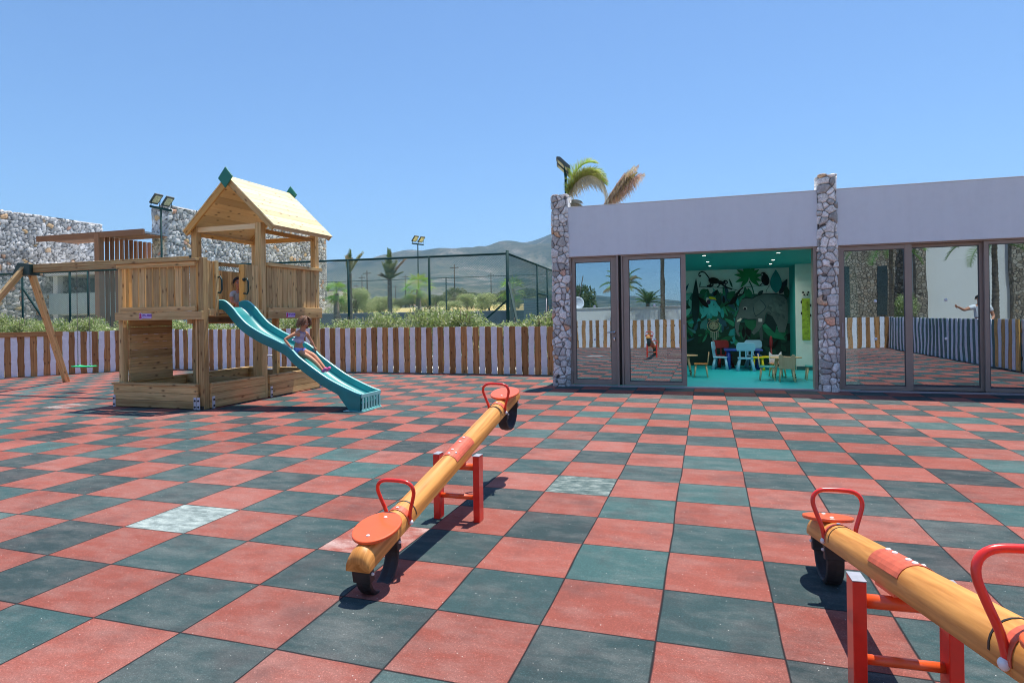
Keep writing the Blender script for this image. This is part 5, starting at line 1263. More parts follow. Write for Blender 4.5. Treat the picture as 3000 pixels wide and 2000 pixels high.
# ------------------------------------------------------------------ planting behind the fence
def gz(x, y): return float(ground_z(np.array([x]), np.array([y]))[0])
LC = [(.34, .44, .14), (.44, .54, .20), (.22, .31, .10), (.54, .60, .30), (.72, .72, .52), (.28, .38, .15)]
def bush_proto(seed, h, w, n, size, cols):
    r = np.random.RandomState(seed); t = thing('shrub', 'x', 'shrub', (0, 0, 0))
    k = 13; cen = np.stack([r.uniform(-w*.6, w*.6, k), r.uniform(-w*.35, w*.35, k), np.concatenate([r.uniform(h*.25, h*.6, 6), r.uniform(h*.62, h*.76, 7)])], 1); rad = np.stack([r.uniform(.24, .36, k)*w, r.uniform(.22, .34, k)*w, r.uniform(.18, .25, k)*h], 1)
    V, F, C = leaf_cloud(cen, rad, n, size, cols, seed, 1.1, .25); V[:, 2] = np.maximum(V[:, 2], .03)
    # shoots sticking out of the top
    m = []
    npmesh('foliage', V, F, 'leaf', t, C)
    b_ = MB(); q = random.Random(seed)
    for i in range(9):
        a = q.uniform(0, 6.28); e = Vector((math.cos(a)*w*q.uniform(.1, .55), math.sin(a)*w*q.uniform(.1, .35), h*q.uniform(.6, 1.0))); b_.tube([(0, 0, 0), e*.5 + Vector((0, 0, h*.08)), e], [.016, .010, .005], 5)
    b_.build('stems', 'bark', t); return t
protos = [bush_proto(s, 1.55, .95, 5200, .034, LC) for s in (1, 2, 3)] + [bush_proto(4, 1.2, .9, 4400, .036, LC), bush_proto(5, 1.75, .8, 4600, .034, LC)]
spots = []
q = random.Random(12)
prof_h = [(-24, 1.55), (-20.4, 1.65), (-19.0, 1.35), (-17.7, 1.55), (-16.2, 1.38), (-15.3, 1.7), (-13.6, 1.5), (-11.5, 1.48), (-9.5, 1.42), (-8.2, 1.5), (-6.85, 1.55), (-5.3, 1.78), (-4.0, 1.82), (-3.4, 1.5), (-2.9, 1.5), (-2.35, 1.35), (-1.9, 1.62), (-1.2, 1.7), (1, 1.6)]
x = -23.5
while x < -.9:
    h = np.interp(x, [p[0] for p in prof_h], [p[1] for p in prof_h]); spots.append((x, 12.05 + q.uniform(-.25, .25), h * q.uniform(.90, 1.03))); x += q.uniform(.55, .80)
for i, (x, y, h) in enumerate(spots):
    if x < -13.2: y += .55
    src = protos[i % 5]; H0 = (1.55, 1.55, 1.55, 1.2, 1.75)[i % 5]
    lab = 'light green leafy shrub standing behind the picket fence'
    o = src if i < 5 else dup(src); o['group'] = 'shrubs planted behind the picket fence'; o['label'] = lab; o.location = (x, y, -.02); o.rotation_euler = (0, 0, q.choice((0, 3.14)) + q.uniform(-.3, .3)); o.scale = (q.uniform(.9, 1.1), 1, h / H0 * q.uniform(.9, 1.16))

# ------------------------------------------------------------------ tennis court fence
TF = thing('court_fence', 'tall dark green chain-link fence with a corner post and two braces', 'fence', (-3.62, 13.93, 0))
a0 = Vector((-3.62, 13.93, 0)); a1 = Vector((-23.0, 12.95, 0)); HT = 3.12
dF = (a1 - a0).normalized(); dS = Vector((-.062, .998, 0)).normalized(); sEnd = a0 + dS * 17
def fp(u_): # point along front for an image column
    t = (u_ - 1500) / FPX; dr = fw + r0 * t
    A = a0 - CAM; # solve CAM + s*dr = a0 + k*dF
    det = dr.x * (-dF.y) + dF.x * dr.y
    k = (dr.x * A.y - dr.y * A.x) / (-(dr.x * dF.y - dr.y * dF.x)); return a0 + dF * k
def post_g(p, r_=.036, h=HT, name='fence_post'): return MB().cyl(p + Vector((0, 0, -.03)), p + Vector((0, 0, h)), r_, n=10).build(name, 'fence_green', TF)
post_g(a0, .045, HT + .09)
for kk in (2.37, 5.0, 7.6, 10.3, 12.1, 14.95, 15.75, 17.9): post_g(a0 + dF * kk)
MB().cyl(a0 + Vector((0, 0, HT)), a1 + Vector((0, 0, HT)), .032, n=8).build('top_rail', 'fence_green', TF)
MB().cyl(a0 + Vector((0, 0, HT)), sEnd + Vector((0, 0, HT)), .034, n=8).build('top_rail', 'fence_green', TF)
for kk in (4.15, 6.05, 8.6, 11.2, 14, 17): post_g(a0 + dS * kk)
MB().cyl(a0 + dS*4.15 + Vector((0, 0, 2.12)), a0 + dS*6.05 + Vector((0, 0, 2.12)), .03, n=8).build('gate_rail', 'fence_green', TF)
MB().cyl(a0 + dS*5.8 + Vector((0, 0, 0)), a0 + dS*5.8 + Vector((0, 0, 2.0)), .03, n=8).build('gate_post', 'alu_light', TF)
MB().bar(a0 + Vector((-.02, 0, 1.80)), a0 + dF*1.55 + Vector((0, -.50, .40)), .07, .05).build('brace', 'fence_green', TF)
MB().bar(a0 + Vector((.04, -.02, 2.30)), a0 + Vector((1.07, -1.9, .15)), .06, .05).build('brace', 'fence_green', TF)
pb = a0 + dF*17.9; MB().bar(pb + Vector((0, 0, 2.6)), pb - dF*1.15 + Vector((0, 0, 1.25)), .05, .05).build('brace', 'fence_green', TF)
def link(p0, d, L, h, z0, par, pitch=.075, r_=.0034):
    V = []; F = []
    nrm = Vector((-d.y, d.x, 0)); n = int((L + h) / pitch)
    for sg in (1, -1):
        for i in range(n + 1):
            s = i * pitch
            if sg == 1: sa, za = s - h, 0.; sb, zb = s, h
            else: sa, za = s - h, h; sb, zb = s, 0.
            if sa < 0: f = -sa / (sb - sa); za = za + (zb - za) * f; sa = 0
            if sb > L: f = (L - sa) / (sb - sa); zb = za + (zb - za) * f; sb = L
            if sb - sa < .02: continue
            A = p0 + d*sa + Vector((0, 0, z0 + za)) + nrm*.003*sg; Bp = p0 + d*sb + Vector((0, 0, z0 + zb)) + nrm*.003*sg
            dd = (Bp - A).normalized(); w1 = nrm * r_; w2 = dd.cross(nrm) * r_; o = len(V)
            for P_ in (A, Bp):
                for k in range(3): an = 2.094 * k; V.append((P_ + w1*math.cos(an) + w2*math.sin(an))[:])
            F += [(o, o+1, o+4, o+3), (o+1, o+2, o+5, o+4), (o+2, o, o+3, o+5)]
    return npmesh('wire_mesh', V, F, 'wire_green', par)
link(a0, dF, (a1 - a0).length, HT - .05, .03, TF)
link(a0, dS, 17, HT - .05, .03, TF, .10, .0055)
# far side court fence and field fence, thin
CF = thing('court_fence', 'thin far side fence of the court with slender posts and a top wire', 'fence', (-9, 23.3, 0))
for x in np.arange(-27, -3.5, 2.9): MB().cyl((x, 23.3, 0), (x, 23.3, 3.15), .03, n=6).build('fence_post', 'fence_green', CF)
MB().cyl((-27, 23.3, 3.13), (-3.6, 23.3, 3.13), .014, n=6).build('top_wire', 'fence_green', CF)
WL = thing('retaining_wall', 'long low slate grey retaining wall between the court and the dry field', 'wall', (-15, 23.6, 0)); MB().box(-30, 6, 23.5, 23.85, -.1, 1.55).build('wall_face', 'court_wall', WL); MB().box(-30, 6, 23.47, 23.9, 1.55, 1.60).build('coping', 'plaster_grey', WL)
LW = thing('low_wall', 'low rendered kerb wall seen through the shrubs', 'wall', (-12, 13.5, 0)); MB().box(-28, -.96, 13.15, 13.35, -.05, .22).build('wall_face', 'plaster_grey', LW); MB().box(-28, -.96, 13.12, 13.38, .22, .26).build('coping', 'plaster_white', LW)
SH = thing('louvred_shed', 'pale grey-green louvred cabin behind the court fence', 'shed', (-3.0, 24, 0)); 
MB().box(-5.2, -2.0, 20.9, 23.0, 0, 1.98).build('wall', 'shutter_pale', SH)
for i in range(20): MB().box(-5.2, -2.0, 20.86, 20.9, .1 + i*.09, .15 + i*.09).build('louvre', 'alu_light', SH, 0)
MB().box(-5.3, -1.9, 20.8, 23.1, 1.99, 2.03).build('roof', 'alu_light', SH)

# ------------------------------------------------------------------ floodlights
def floodlight(name_label, loc, h, rz, tilt=45, two=True, s=1.0, mat='fence_green'):
    t = thing('floodlight_pole', name_label, 'floodlight', loc, rz, 'floodlight poles'); 
    MB().cyl((0, 0, 0), (0, 0, h), .05*s, .038*s, 12).build('pole', mat, t, 0, True)
    MB().box(-.55*s, .55*s, -.035*s, .035*s, h - .02, h + .06*s).build('cross_arm', mat, t, .004, True)
    tl = R(tilt); d = Vector((0, -math.cos(tl), math.sin(tl))); n = Vector((0, -math.sin(tl), -math.cos(tl))); 
    for x in ((-.30, .30) if two else (0,)):
        c = Vector((x*s, -.06*s, h + .36*s)); m = MB(); m.obox(c, (1, 0, 0), Vector((0, n.z, -n.y)), n, .20*s, .24*s, .035*s)
        lm = m.build('lamp_head', 'lamp_grey', t, .008, True)
        m = MB(); m.obox(c + n*.037*s, (1, 0, 0), Vector((0, n.z, -n.y)), n, .15*s, .17*s, .003*s); m.build('led_panel', 'lamp_led', lm, 0, True)
        m = MB()
        for k in range(7): m.obox(c - n*.052*s + Vector((1, 0, 0))*(k-3)*.05*s, (1, 0, 0), Vector((0, n.z, -n.y)), n, .006*s, .2*s, .018*s)
        m.build('heat_sink', 'lamp_grey', lm, 0, True)
        m = MB(); [m.tube([(x*s + k*.215*s, 0, h + .05*s), (x*s + k*.215*s, -.05*s, h + .34*s)], .015*s, 6) for k in (-1, 1)]; m.tube([(x*s - .215*s, 0, h + .05*s), (x*s + .215*s, 0, h + .05*s)], .014*s, 6); m.build('bracket', mat, lm, 0, True)
    return t
floodlight('twin floodlight on a dark green pole left of the plank roof', (-16.4, 14.2, 0), 5.27, R(93), 50, s=.84)
floodlight('distant twin floodlight on a thin pole between two palms', (-16.0, 33.5, 1.9), 4.15, R(72), 48, s=.95)
floodlight('floodlight seen edge on above the left stone pillar', (-1.98, 14.3, 0), 5.15, R(-78), 44, s=1.0)

# ------------------------------------------------------------------ palms
def tied(seed, n, L, leaf, col, el=(1.05, 1.5), dead=False, az0=0, spread=6.28, droop=.25):
    r = random.Random(seed); return [(az0 + r.uniform(-spread/2, spread/2), r.uniform(*el), L*r.uniform(.75, 1.1), droop, leaf, tuple(c*r.uniform(.8, 1.2) for c in col), dead) for _ in range(n)]
OL = (.24, .30, .12); ST = (.38, .30, .16); GN = (.28, .42, .08)
def at(u_, dist):
    t = (u_ - 1500) / FPX; p = CAM + (fw + r0*t) * dist; return p.x, p.y
x, y = at(1026, 27); palm('palm_tree', 'tall palm with straw-coloured tied fronds just right of a fence post', (x, y, gz(x, y)-.0), 3.35, .10, tied(1, 12, .8, .17, (.50, .42, .24), (1.25, 1.5)) + tied(3, 4, 1.15, .17, (.50, .42, .28), (.95, 1.1), az0=.3, spread=.3) + tied(2, 4, 1.05, .16, OL, (1.46, 1.56)), seed=1)
x, y = at(1143, 26); palm('palm_tree', 'tall palm with dark green ragged fronds in the middle of the court fence', (x, y, gz(x, y)), 3.0, .10, tied(4, 16, .8, .22, OL, (1.1, 1.5)) + tied(5, 4, 1.25, .17, OL, (1.47, 1.57)) + tied(6, 3, 1.2, .17, (.44, .38, .22), (.9, 1.0), az0=.3, spread=.3) + tied(7, 8, .6, .22, (.2, .2, .1), (.3, .9)), seed=2)
def fanpalm(label, u_, dist, h, seed, L=.75, col=GN):
    x, y = at(u_, dist); t = thing('fan_palm', label, 'palm tree', (x, y, gz(x, y)), 0, 'small fan palms'); z0 = gz(x, y)
    MB().tube([(x, y, z0 - .1), (x, y, z0 + h*.5), (x, y, z0 + h)], [.17, .13, .10], 10).build('trunk', 'palm_bark', t)
    r = random.Random(seed); V = []; F = []; C = []
    for k in range(30):
        az = k*2.4 + r.uniform(-.2, .2); el = r.uniform(-.75, 1.35); d = Vector((math.cos(az)*math.cos(el), math.sin(az)*math.cos(el), math.sin(el))); c0 = Vector((x, y, z0 + h)) ; hub = c0 + d*L*.55; cc = tuple(q*r.uniform(.8, 1.4) for q in col)
        sd = d.cross(Vector((0, 0, 1))).normalized(); upv = sd.cross(d)
        o = len(V); V += [(c0 - sd*.008)[:], (c0 + sd*.008)[:], (hub + sd*.008)[:], (hub - sd*.008)[:]]; F.append((o, o+1, o+2, o+3)); C.append(cc)
        for j in range(15):
            an = (j - 7) / 7 * 1.45; ld = (d*math.cos(an) + sd*math.sin(an) + upv*r.uniform(-.1, .1)).normalized(); e = hub + ld*L*.62*r.uniform(.6, 1.1) - Vector((0, 0, r.uniform(.10, .34)*L)); w_ = ld.cross(upv).normalized()*.016; mid = hub.lerp(e, .5) + Vector((0, 0, .03))
            o = len(V); V += [hub[:], (mid + w_)[:], e[:], (mid - w_)[:]]; F.append((o, o+1, o+2, o+3)); C.append(tuple(q*r.uniform(.8, 1.2) for q in cc))
    npmesh('crown', V, F, 'leaf', t, C); return t
fanpalm('small bright fan palm right beside the stone wall end', 986, 26, 2.45, 3, .62)
fanpalm('spreading fan palm beside the distant floodlight pole', 1227, 27, 2.6, 5, .85)
fanpalm('small fan palm behind the corner post of the court fence', 1502, 27, 2.55, 6, .7)
# transplanted palms just behind the playroom roof, fronds blown to the right
P1 = (-1.88, 13.9); fr = []
qq = random.Random(9)
for k in range(12): fr.append((qq.uniform(-.35, .35), qq.uniform(1.15, 1.4), qq.uniform(1.3, 1.75), 1.75, .36, tuple(c*qq.uniform(.8, 1.3) for c in (.42, .56, .14)), False))
for k in range(5): fr.append((qq.uniform(-.3, .3), qq.uniform(1.1, 1.3), qq.uniform(1.7, 2.0), 2.3, .36, (.66, .58, .42), True))
for k in range(7): fr.append((qq.uniform(-.5, .5), qq.uniform(-.4, .3), .55, 1.2, .16, (.62, .54, .40), True))
palm('palm_tree', 'palm with lime green fronds bent over beside the left stone pillar', (P1[0], P1[1], 0), 4.45, .2, fr, seed=5)
P2 = (-1.25, 16.0)
palm('palm_tree', 'palm with a dry bundle of tied fronds rising above the roof edge', (P2[0], P2[1], 0), 4.55, .2, tied(8, 14, 1.6, .36, (.62, .52, .33), (.72, 1.02), dead=True, az0=.12, spread=.6, droop=.12) + tied(9, 6, 1.5, .30, (.40, .42, .22), (.80, .95), az0=.12, spread=.25, droop=.2), seed=6)

# ------------------------------------------------------------------ stone walls, pergola and pavilion at the left
st = tag(stone_block('stone_wall', -22.0, -21.15, 18.9, 31.0, -.05, 6.5, .19, .045, .05, None, 5, warm=.05, bright=1.65, topwave=.05), 'tall white rubble stone wall behind the plank roof of the tower', 'stone wall', 'tall rubble stone walls')
st = tag(stone_block('stone_wall', -29.8, -28.9, 8.0, 22.1, -.05, 6.5, .20, .047, .05, None, 6, warm=.05, bright=1.6, topwave=.05), 'tall white rubble stone wall at the left edge of the picture', 'stone wall', 'tall rubble stone walls')
PG = thing('pergola', 'flat brown timber pergola with a screen of upright slats between the stone walls', 'pergola', (-24, 19, 0))
MB().box(-26.5, -20.4, 17.0, 17.10, 4.93, 5.17).build('fascia_board', 'wood_pergola', PG)
for i in range(10): y = 17.16 + i*.155; MB().box(-26.45, -20.9, y, y + .135, 5.02, 5.06).build('ceiling_board', 'wood_pergola', PG)
MB().box(-26.5, -20.9, 17.1, 18.8, 5.08, 5.16).build('roof', 'plaster_grey', PG)
MB().box(-23.05, -22.8, 16.98, 17.22, 0, 5.12).build('post', 'wood_pergola', PG)
for i in range(19): y = 17.42 + i*.235; MB().box(-23.0, -22.86, y, y + .09, 0, 5.0).build('screen_slat', 'wood_pergola', PG)
PV = thing('pavilion', 'low pale pavilion with a light blue band seen through the chain-link fence', 'building', (-26, 21.5, 0))
MB().box(-28.8, -22.1, 21.3, 24, 0, 4.2).build('wall', 'plaster_grey', PV); MB().box(-28.85, -22.06, 19.2, 19.35, 1.75, 2.75).build('parapet', 'shutter_pale', PV); MB().box(-28.85, -22.06, 19.35, 21.3, 1.7, 1.78).build('slab', 'plaster_white', PV)
for x in (-28.6, -25.6, -22.3): MB().box(x, x + .3, 19.22, 19.5, 0, 3.6).build('column', 'plaster_white', PV)
MB().box(-28.7, -22.1, 21.22, 21.29, .1, 1.6).build('window', 'window_dark', PV); MB().box(-28.85, -22.06, 19.0, 21.3, 3.6, 3.75).build('roof', 'plaster_white', PV)
BX = CAM.x + 47.6 * (fw + r0 * ((985 - 1500) / FPX)).x / (fw + r0 * ((985 - 1500) / FPX)).y; BX2 = CAM.x + 38.6 * (fw + r0 * ((982 - 1500) / FPX)).x / (fw + r0 * ((982 - 1500) / FPX)).y
GH2 = thing('small_house', 'low white block with a yellow cart beside it, right of the stone wall', 'building', (-19, 36, 0)); MB().box(BX2 - 3, BX2, 36, 39, 1, 3.3).build('wall', 'villa_white', GH2); MB().box(BX2 - 3.05, BX2 + .05, 35.95, 39.05, 3.3, 3.4).build('coping', 'plaster_grey', GH2)

# ------------------------------------------------------------------ trees, poles and houses in the valley
TC = [(.09, .13, .045), (.13, .18, .06), (.17, .22, .09), (.24, .28, .14)]
def tree_proto(seed, h, w, n, sz, cols):
    r = np.random.RandomState(seed); t = thing('tree', 'x', 'tree', (0, 0, 0)); k = 11
    a = r.uniform(0, 6.28, k); rr = r.uniform(0, .62, k)*w; cen = np.stack([np.cos(a)*rr, np.sin(a)*rr, r.uniform(.42, .8, k)*h], 1); rad = np.stack([r.uniform(.3, .48, k)*w, r.uniform(.3, .48, k)*w, r.uniform(.18, .27, k)*h], 1)
    V, F, C = leaf_cloud(cen, rad, n, sz, cols, seed, 1.5, .55); npmesh('crown', V, F, 'leaf', t, C)
    b_ = MB(); b_.tube([(0, 0, -.1), (.05, 0, h*.25), (0, .05, h*.5)], [h*.035, h*.028, h*.018], 8)
    for c in cen[:6]: b_.tube([(.03, .02, h*.28), tuple(np.array([0, 0, h*.3])*.5 + c*.5), tuple(c)], [h*.018, h*.012, h*.005], 5)
    b_.build('trunk', 'bark', t); return t
tps = [tree_proto(21, 4.0, 2.6, 2600, .14, TC), tree_proto(22, 3.2, 2.4, 2200, .13, TC), tree_proto(23, 3.6, 2.2, 2200, .13, [(.16, .19, .09), (.22, .24, .13), (.30, .30, .19)])]
TS = [(1332, 120, 1.05, 0, 'big rounded dark green tree above the hedge in the middle distance'), (1252, 60, .55, 0, 'rounded tree behind the spreading fan palm'), (1290, 95, 1.2, 1, None), (1340, 100, 1.2, 2, None), (1460, 88, 1.1, 1, None), (1065, 62, .55, 1, 'small bright green bush in the dry field'), (1120, 85, .75, 2, None), (1175, 100, .9, 1, None), (1550, 75, 1.0, 0, None), (1500, 110, 1.3, 2, None), (1590, 100, 1.3, 1, None), (1210, 120, 1.2, 0, None), (1090, 120, 1.1, 1, None), (1150, 150, 1.4, 2, None), (1010, 140, 1.3, 0, None), (1420, 130, 1.6, 1, None), (1480, 150, 1.8, 0, None), (1330, 160, 1.8, 2, None), (1260, 170, 1.9, 1, None), (1560, 160, 2.0, 0, None), (1380, 200, 2.2, 0, None), (1200, 190, 1.9, 1, None), (1060, 180, 1.7, 2, None), (1610, 180, 2.2, 1, None), (1450, 230, 2.4, 2, None), (1310, 240, 2.4, 0, None), (1240, 250, 2.3, 1, None), (1520, 260, 2.6, 2, None), (985, 200, 1.8, 1, None), (1105, 240, 2.1, 0, None)]
first = [True]*3
for i, (u_, dist, sc, k, lab) in enumerate(TS):
    x, y = at(u_, dist); o = tps[k] if first[k] else dup(tps[k]); first[k] = False
    o.location = (x, y, gz(x, y) - .15); o.rotation_euler = (0, 0, i*1.3); sc *= (1 if i == 0 else .62); o.scale = (sc*1.3, sc*1.3, sc)
    o['label'] = lab or 'small round olive-green tree scattered in the dry valley'; o['group'] = 'trees scattered in the valley'
q = random.Random(31)
for i in range(16):
    u_ = q.uniform(985, 1600); x, y = at(u_, q.uniform(31, 58)); o = dup(protos[i % 5]); sc = q.uniform(.7, 1.25); o.location = (x, y, gz(x, y) - .05); o.rotation_euler = (0, 0, q.uniform(0, 6)); o.scale = (sc*1.3, sc*1.3, sc*.75); o['label'] = 'low olive bush growing in the dry yellow field'; o['group'] = 'bushes in the dry field'
hp = thing('distant_house', 'x', 'house', (0, 0, 0)); MB().box(-5, 5, -4, 4, -3, 4.6).build('wall', 'house_wall', hp, 0, True)
MB().prism([(-5.5, 4.6), (5.5, 4.6), (0, 6.4)], -4.4, 4.4, lambda a, b_, d: (a, d, b_)).build('roof', 'roof_tile', hp, 0, True)
hf = thing('distant_house', 'x', 'house', (0, 0, 0)); MB().box(-6, 6, -4, 4, -3, 5).build('wall', 'villa_white', hf, 0, True); MB().box(-6.3, 6.3, -4.3, 4.3, 5, 5.4).build('roof', 'plaster_white', hf, 0, True)
used = [False, False]
for i in range(78):
    u_ = q.uniform(960, 1345) if i < 62 else q.uniform(1345, 1610); dist = q.uniform(430, 900); x, y = at(u_, dist); k = 0 if q.random() < .55 else 1; src = (hp, hf)[k]
    o = dup(src) if used[k] else src; used[k] = True
    sc = q.uniform(.6, 1.1); o.location = (x, y, gz(x, y) + .5); o.rotation_euler = (0, 0, q.uniform(0, 3.14)); o.scale = (sc, sc, sc*.8); o['group'] = 'houses of the distant village'
    o['label'] = 'tiny cream house with a tiled roof in the distant village' if k == 0 else 'tiny flat-roofed white house in the distant village'
for i, (u_, dist, h) in enumerate(((1062, 150, 8.5), (1077, 125, 8), (1189, 170, 9.5), (1333, 120, 8.5), (1045, 210, 9), (1440, 160, 9), (1160, 230, 9))):
    x, y = at(u_, dist); z = gz(x, y); t = thing('utility_pole', 'slender dark utility pole standing in the valley', 'utility pole', (x, y, z), 0, 'utility poles in the valley'); MB().cyl((x, y, z-.5), (x, y, z + h), .16, .10, 8).build('pole', 'pole_dark', t); MB().box(x - .9, x + .9, y - .06, y + .06, z + h - .7, z + h - .55).build('cross_arm', 'pole_dark', t)
x, y = at(978, 60); t = thing('cart', 'yellow utility cart parked left of the small fan palm', 'cart', (x, y, gz(x, y)));z = gz(x, y)
m = MB(); m.box(x-.7, x+.7, y-.5, y+.5, z+.35, z+.9); m.box(x-.65, x+.65, y-.45, y+.45, z+1.35, z+1.42); m.build('body', 'car_yellow', t, .04); m = MB(); [m.cyl((x+sx*.6, y+sy*.42, z+.9), (x+sx*.6, y+sy*.42, z+1.36), .02) for sx in (-1, 1) for sy in (-1, 1)]; m.build('frame', 'pole_dark', t); 
for sx in (-1, 1): MB().cyl((x+sx*.45, y-.52, z+.25), (x+sx*.45, y-.62, z+.25), .24).build('wheel', 'tyre_rubber', t)

# ------------------------------------------------------------------ behind the photographer (seen mirrored in the glass)
GWL = thing('garden_wall', 'white garden wall behind the picket fence, mirrored in the left doors', 'wall', (-5, -11.6, 0)); MB().box(-20, 6.2, -11.8, -11.55, 0, 1.66).build('wall_face', 'villa_white', GWL); MB().box(-20.02, 6.22, -11.84, -11.51, 1.66, 1.71).build('coping', 'plaster_white', GWL)
tr = dup(tps[0]); tr.location = (-6.3, -20, 0); tr.scale = (.62, .62, .86); tr.rotation_euler = (0, 0, .4); tr['label'] = 'rounded dark tree above the white wall, mirrored in the narrow door'; tr['group'] = 'trees behind the photographer'
palm('palm_tree', 'palm trunk standing tall behind the photographer, mirrored in the sliding door', (-.35, -11.0, 0), 5.6, .11, std_fronds(61, 26, 2.1, .42, (.18, .25, .06), (.0, 1.3), .7, 5), group='palms behind the photographer', seed=61, shag=10)
palm('palm_tree', 'short palm over the white wall, mirrored in the sliding door', (-1.6, -17, 0), 2.0, .13, std_fronds(62, 18, 1.0, .26, (.12, .19, .05), (.2, 1.3), .8), group='palms behind the photographer', seed=62)
palm('palm_tree', 'palm with a drooping frond at the left of the mirrored view', (-2.25, -10.4, 0), 2.7, .13, std_fronds(63, 14, 1.3, .30, (.22, .30, .05), (.1, 1.2), .9, 3), group='palms behind the photographer', seed=63)
palm('palm_tree', 'shaggy palm with dry fronds, mirrored beside the right stone pillar', (5.0, -9.0, 0), 4.4, .13, std_fronds(64, 14, 1.5, .38, (.24, .25, .10), (.3, 1.3), .6, 18), group='palms behind the photographer', seed=64, shag=30)
palm('palm_tree', 'green palm in front of the stone tower, mirrored in the right panes', (9.1, -8.4, 0), 4.1, .10, std_fronds(65, 18, 1.8, .36, (.18, .30, .08), (-.1, 1.3), .8), group='palms behind the photographer', seed=65)
palm('palm_tree', 'green palm in front of the white villa, mirrored in the far right pane', (12.2, -7.0, 0), 3.9, .10, std_fronds(66, 18, 1.8, .36, (.18, .30, .08), (-.1, 1.3), .8), group='palms behind the photographer', seed=66)
ST1 = thing('stone_tower', 'brown rubble stone block with dark openings, mirrored in the right panes', 'building', (9.2, -15.5, 0)); MB().box(6.9, 11.2, -18, -14.5, 0, 7.6).build('wall', 'stone_far', ST1)
for x in (8.3, 10.0): MB().box(x, x + .45, -14.52, -14.46, 1.1, 3.6).build('opening', 'window_dark', ST1)
ST2 = thing('stone_tower', 'small pale stone block behind the white wall, mirrored in the sliding door', 'building', (1, -20, 0)); MB().box(.4, 3.4, -22, -19.5, 0, 4.1).build('wall', 'stone_far', ST2); MB().box(1.2, 1.9, -19.52, -19.46, 1.9, 2.7).build('opening', 'window_dark', ST2)
VL = thing('villa', 'white two-storey villa with rubble stone columns, mirrored in the right panes', 'building', (15, -13, 0)); MB().box(11.2, 24, -20, -13.0, 0, 7.6).build('wall', 'villa_white', VL)
for x in (11.22, 15.0, 19.0): MB().box(x, x + .45, -13.0, -12.6, 0, 7.9).build('stone_column', 'stone_far', VL)
MB().box(15.6, 18.9, -13.02, -12.94, .1, 3.0).build('window', 'window_dark', VL); MB().box(15.6, 18.9, -13.02, -12.94, 4.2, 6.8).build('window', 'window_dark', VL); MB().box(15.5, 24.2, -13.0, -12.5, 3.3, 3.7).build('ledge', 'villa_white', VL)
sb = dup(protos[0]); sb.location = (10.4, -10.6, 0); sb.scale = (1.1, 1, 1.45); sb.rotation_euler = (0, 0, 1); sb['label'] = 'leafy shrub against the white villa wall, mirrored in the middle right pane'; sb['group'] = 'trees behind the photographer'
D_ = thing('satellite_dish', 'white satellite dish over the garden wall, mirrored in the narrow door', 'dish', (-5.4, -16, 0)); MB().lathe([(.0, 0), (.2, .02), (.34, .07), (.42, .13), (.41, .14), (.33, .085), (0, .02)], (0, 0, 0), 20).build('dish', 'dish_white', D_, 0, True); D_.location = (-5.4, -14.5, 1.95); D_.rotation_euler = (R(-75), 0, R(10)); MB().cyl((0, -.1, -.02), (0, -1.9, -.5), .03).build('mast', 'pole_dark', D_, 0, True)
# man behind the fence with an outstretched arm
MN = thing('person', 'man in a white t-shirt stretching out one arm, mirrored in the right panes', 'person', (9.45, -.6, 0)); N = {}; E = []
X, Y = 9.45, -.6
N['pel'] = ((X, Y, .93), (.14, .11)); N['waist'] = ((X, Y, 1.08), (.135, .10)); N['chest'] = ((X, Y, 1.28), (.155, .11)); N['shc'] = ((X, Y, 1.43), (.10, .08)); N['neck'] = ((X, Y + .01, 1.51), .052); N['jaw'] = ((X, Y + .03, 1.58), (.07, .08)); N['head'] = ((X, Y + .02, 1.66), (.085, .10)); N['crown'] = ((X, Y + .01, 1.73), (.06, .07)); E += chainE('pel', 'waist', 'chest', 'shc', 'neck', 'jaw', 'head', 'crown')
N['sL'] = ((X - .20, Y, 1.40), .055); N['eL'] = ((X - .42, Y + .12, 1.33), .042); N['wL'] = ((X - .62, Y + .24, 1.42), .028); N['sR'] = ((X + .20, Y, 1.40), .055); N['eR'] = ((X + .28, Y + .03, 1.13), .042); N['wR'] = ((X + .16, Y + .20, 1.02), .028)
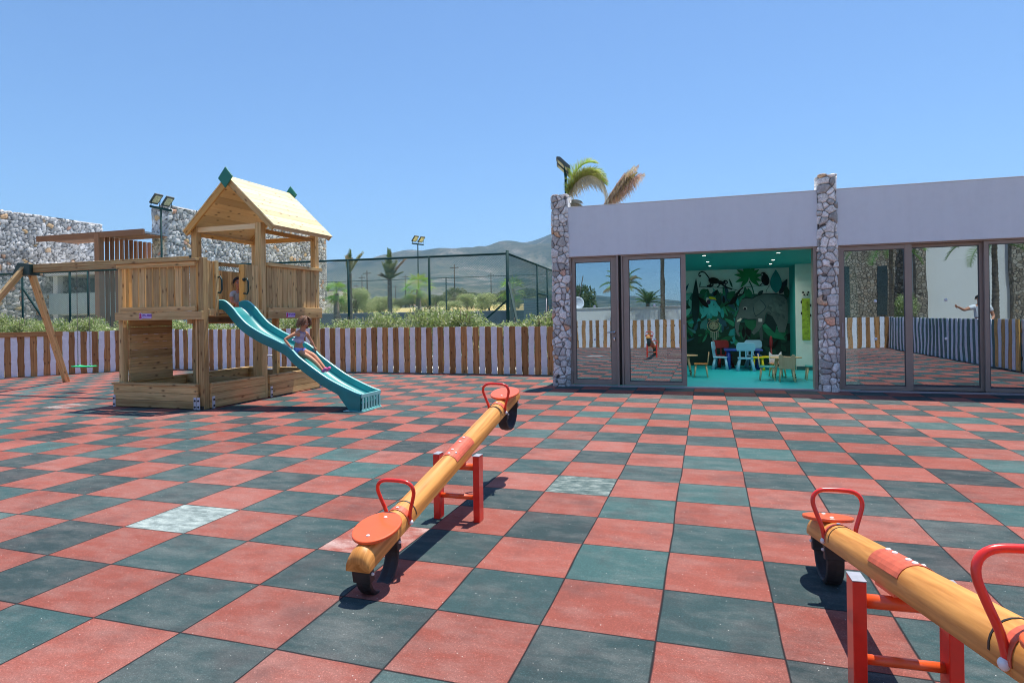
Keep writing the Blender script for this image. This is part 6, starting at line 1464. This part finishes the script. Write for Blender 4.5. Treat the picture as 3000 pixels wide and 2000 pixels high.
for s_, d_ in (('L', (-.8, .5, .35)), ('R', (-.6, .6, -.2))): E += chainE('shc', 's'+s_, 'e'+s_, 'w'+s_); hand_nodes(N, E, 'w'+s_, 'h'+s_, d_, (0, .2, 1), (.3, .8, 0), 1.4, .2)
for s_, k in (('L', -1), ('R', 1)): N['h'+s_+'p_'] = ((X + k*.09, Y, .88), .095); N['k'+s_] = ((X + k*.11, Y + .02, .50), .062); N['a'+s_] = ((X + k*.12, Y - .01, .09), .042); N['t'+s_] = ((X + k*.13, Y + .15, .04), .04); E += chainE('pel', 'h'+s_+'p_', 'k'+s_, 'a'+s_, 't'+s_)
skin('body', N, E, 'skin', MN, root='pel'); M3, P = head(MN, (X, Y + .03, 1.64), .105, (-.2, 1, 0), (0, 0, 1), 'hair_black'); locks(MN, P, .105, 'hair_black', 'hair', lambda a: 1.1 if math.sin(a) < .3 else .5, 80, 9, .02)
tn = sub(['waist', 'chest', 'shc', 'sL', 'sR'], .016); tn['uL'] = ((X - .30, Y + .06, 1.37), .064); tn['uR'] = ((X + .24, Y + .01, 1.27), .064); skin('t_shirt', tn, chainE('waist', 'chest', 'shc', 'sL', 'uL') + chainE('shc', 'sR', 'uR'), 'plaster_white', MN, root='chest')
sn = sub(['pel', 'hLp_', 'hRp_', 'kL', 'kR'], .014); sn['bL'] = (tuple(Vector(N['kL'][0]).lerp(Vector(N['aL'][0]), .9)), .055); sn['bR'] = (tuple(Vector(N['kR'][0]).lerp(Vector(N['aR'][0]), .9)), .055); skin('trousers', sn, chainE('pel', 'hLp_', 'kL', 'bL') + chainE('pel', 'hRp_', 'kR', 'bR'), 'trousers_dark', MN, root='pel')
# gate boards in the right hand fence
GT = thing('gate', 'orange timber gate in the fence, mirrored at the far right', 'gate', (8.1, 4.6, 0))
for i in range(7): MB().box(8.06, 8.085, 3.9 + i*.17, 4.05 + i*.17, .03, 1.13).build('gate_board', 'white_board' if i % 2 else 'wood_orange', GT)
MB().box(8.09, 8.12, 3.9, 5.08, .25, .33).build('gate_rail', 'wood_dark', GT); MB().box(8.09, 8.12, 3.9, 5.08, .85, .93).build('gate_rail', 'wood_dark', GT)
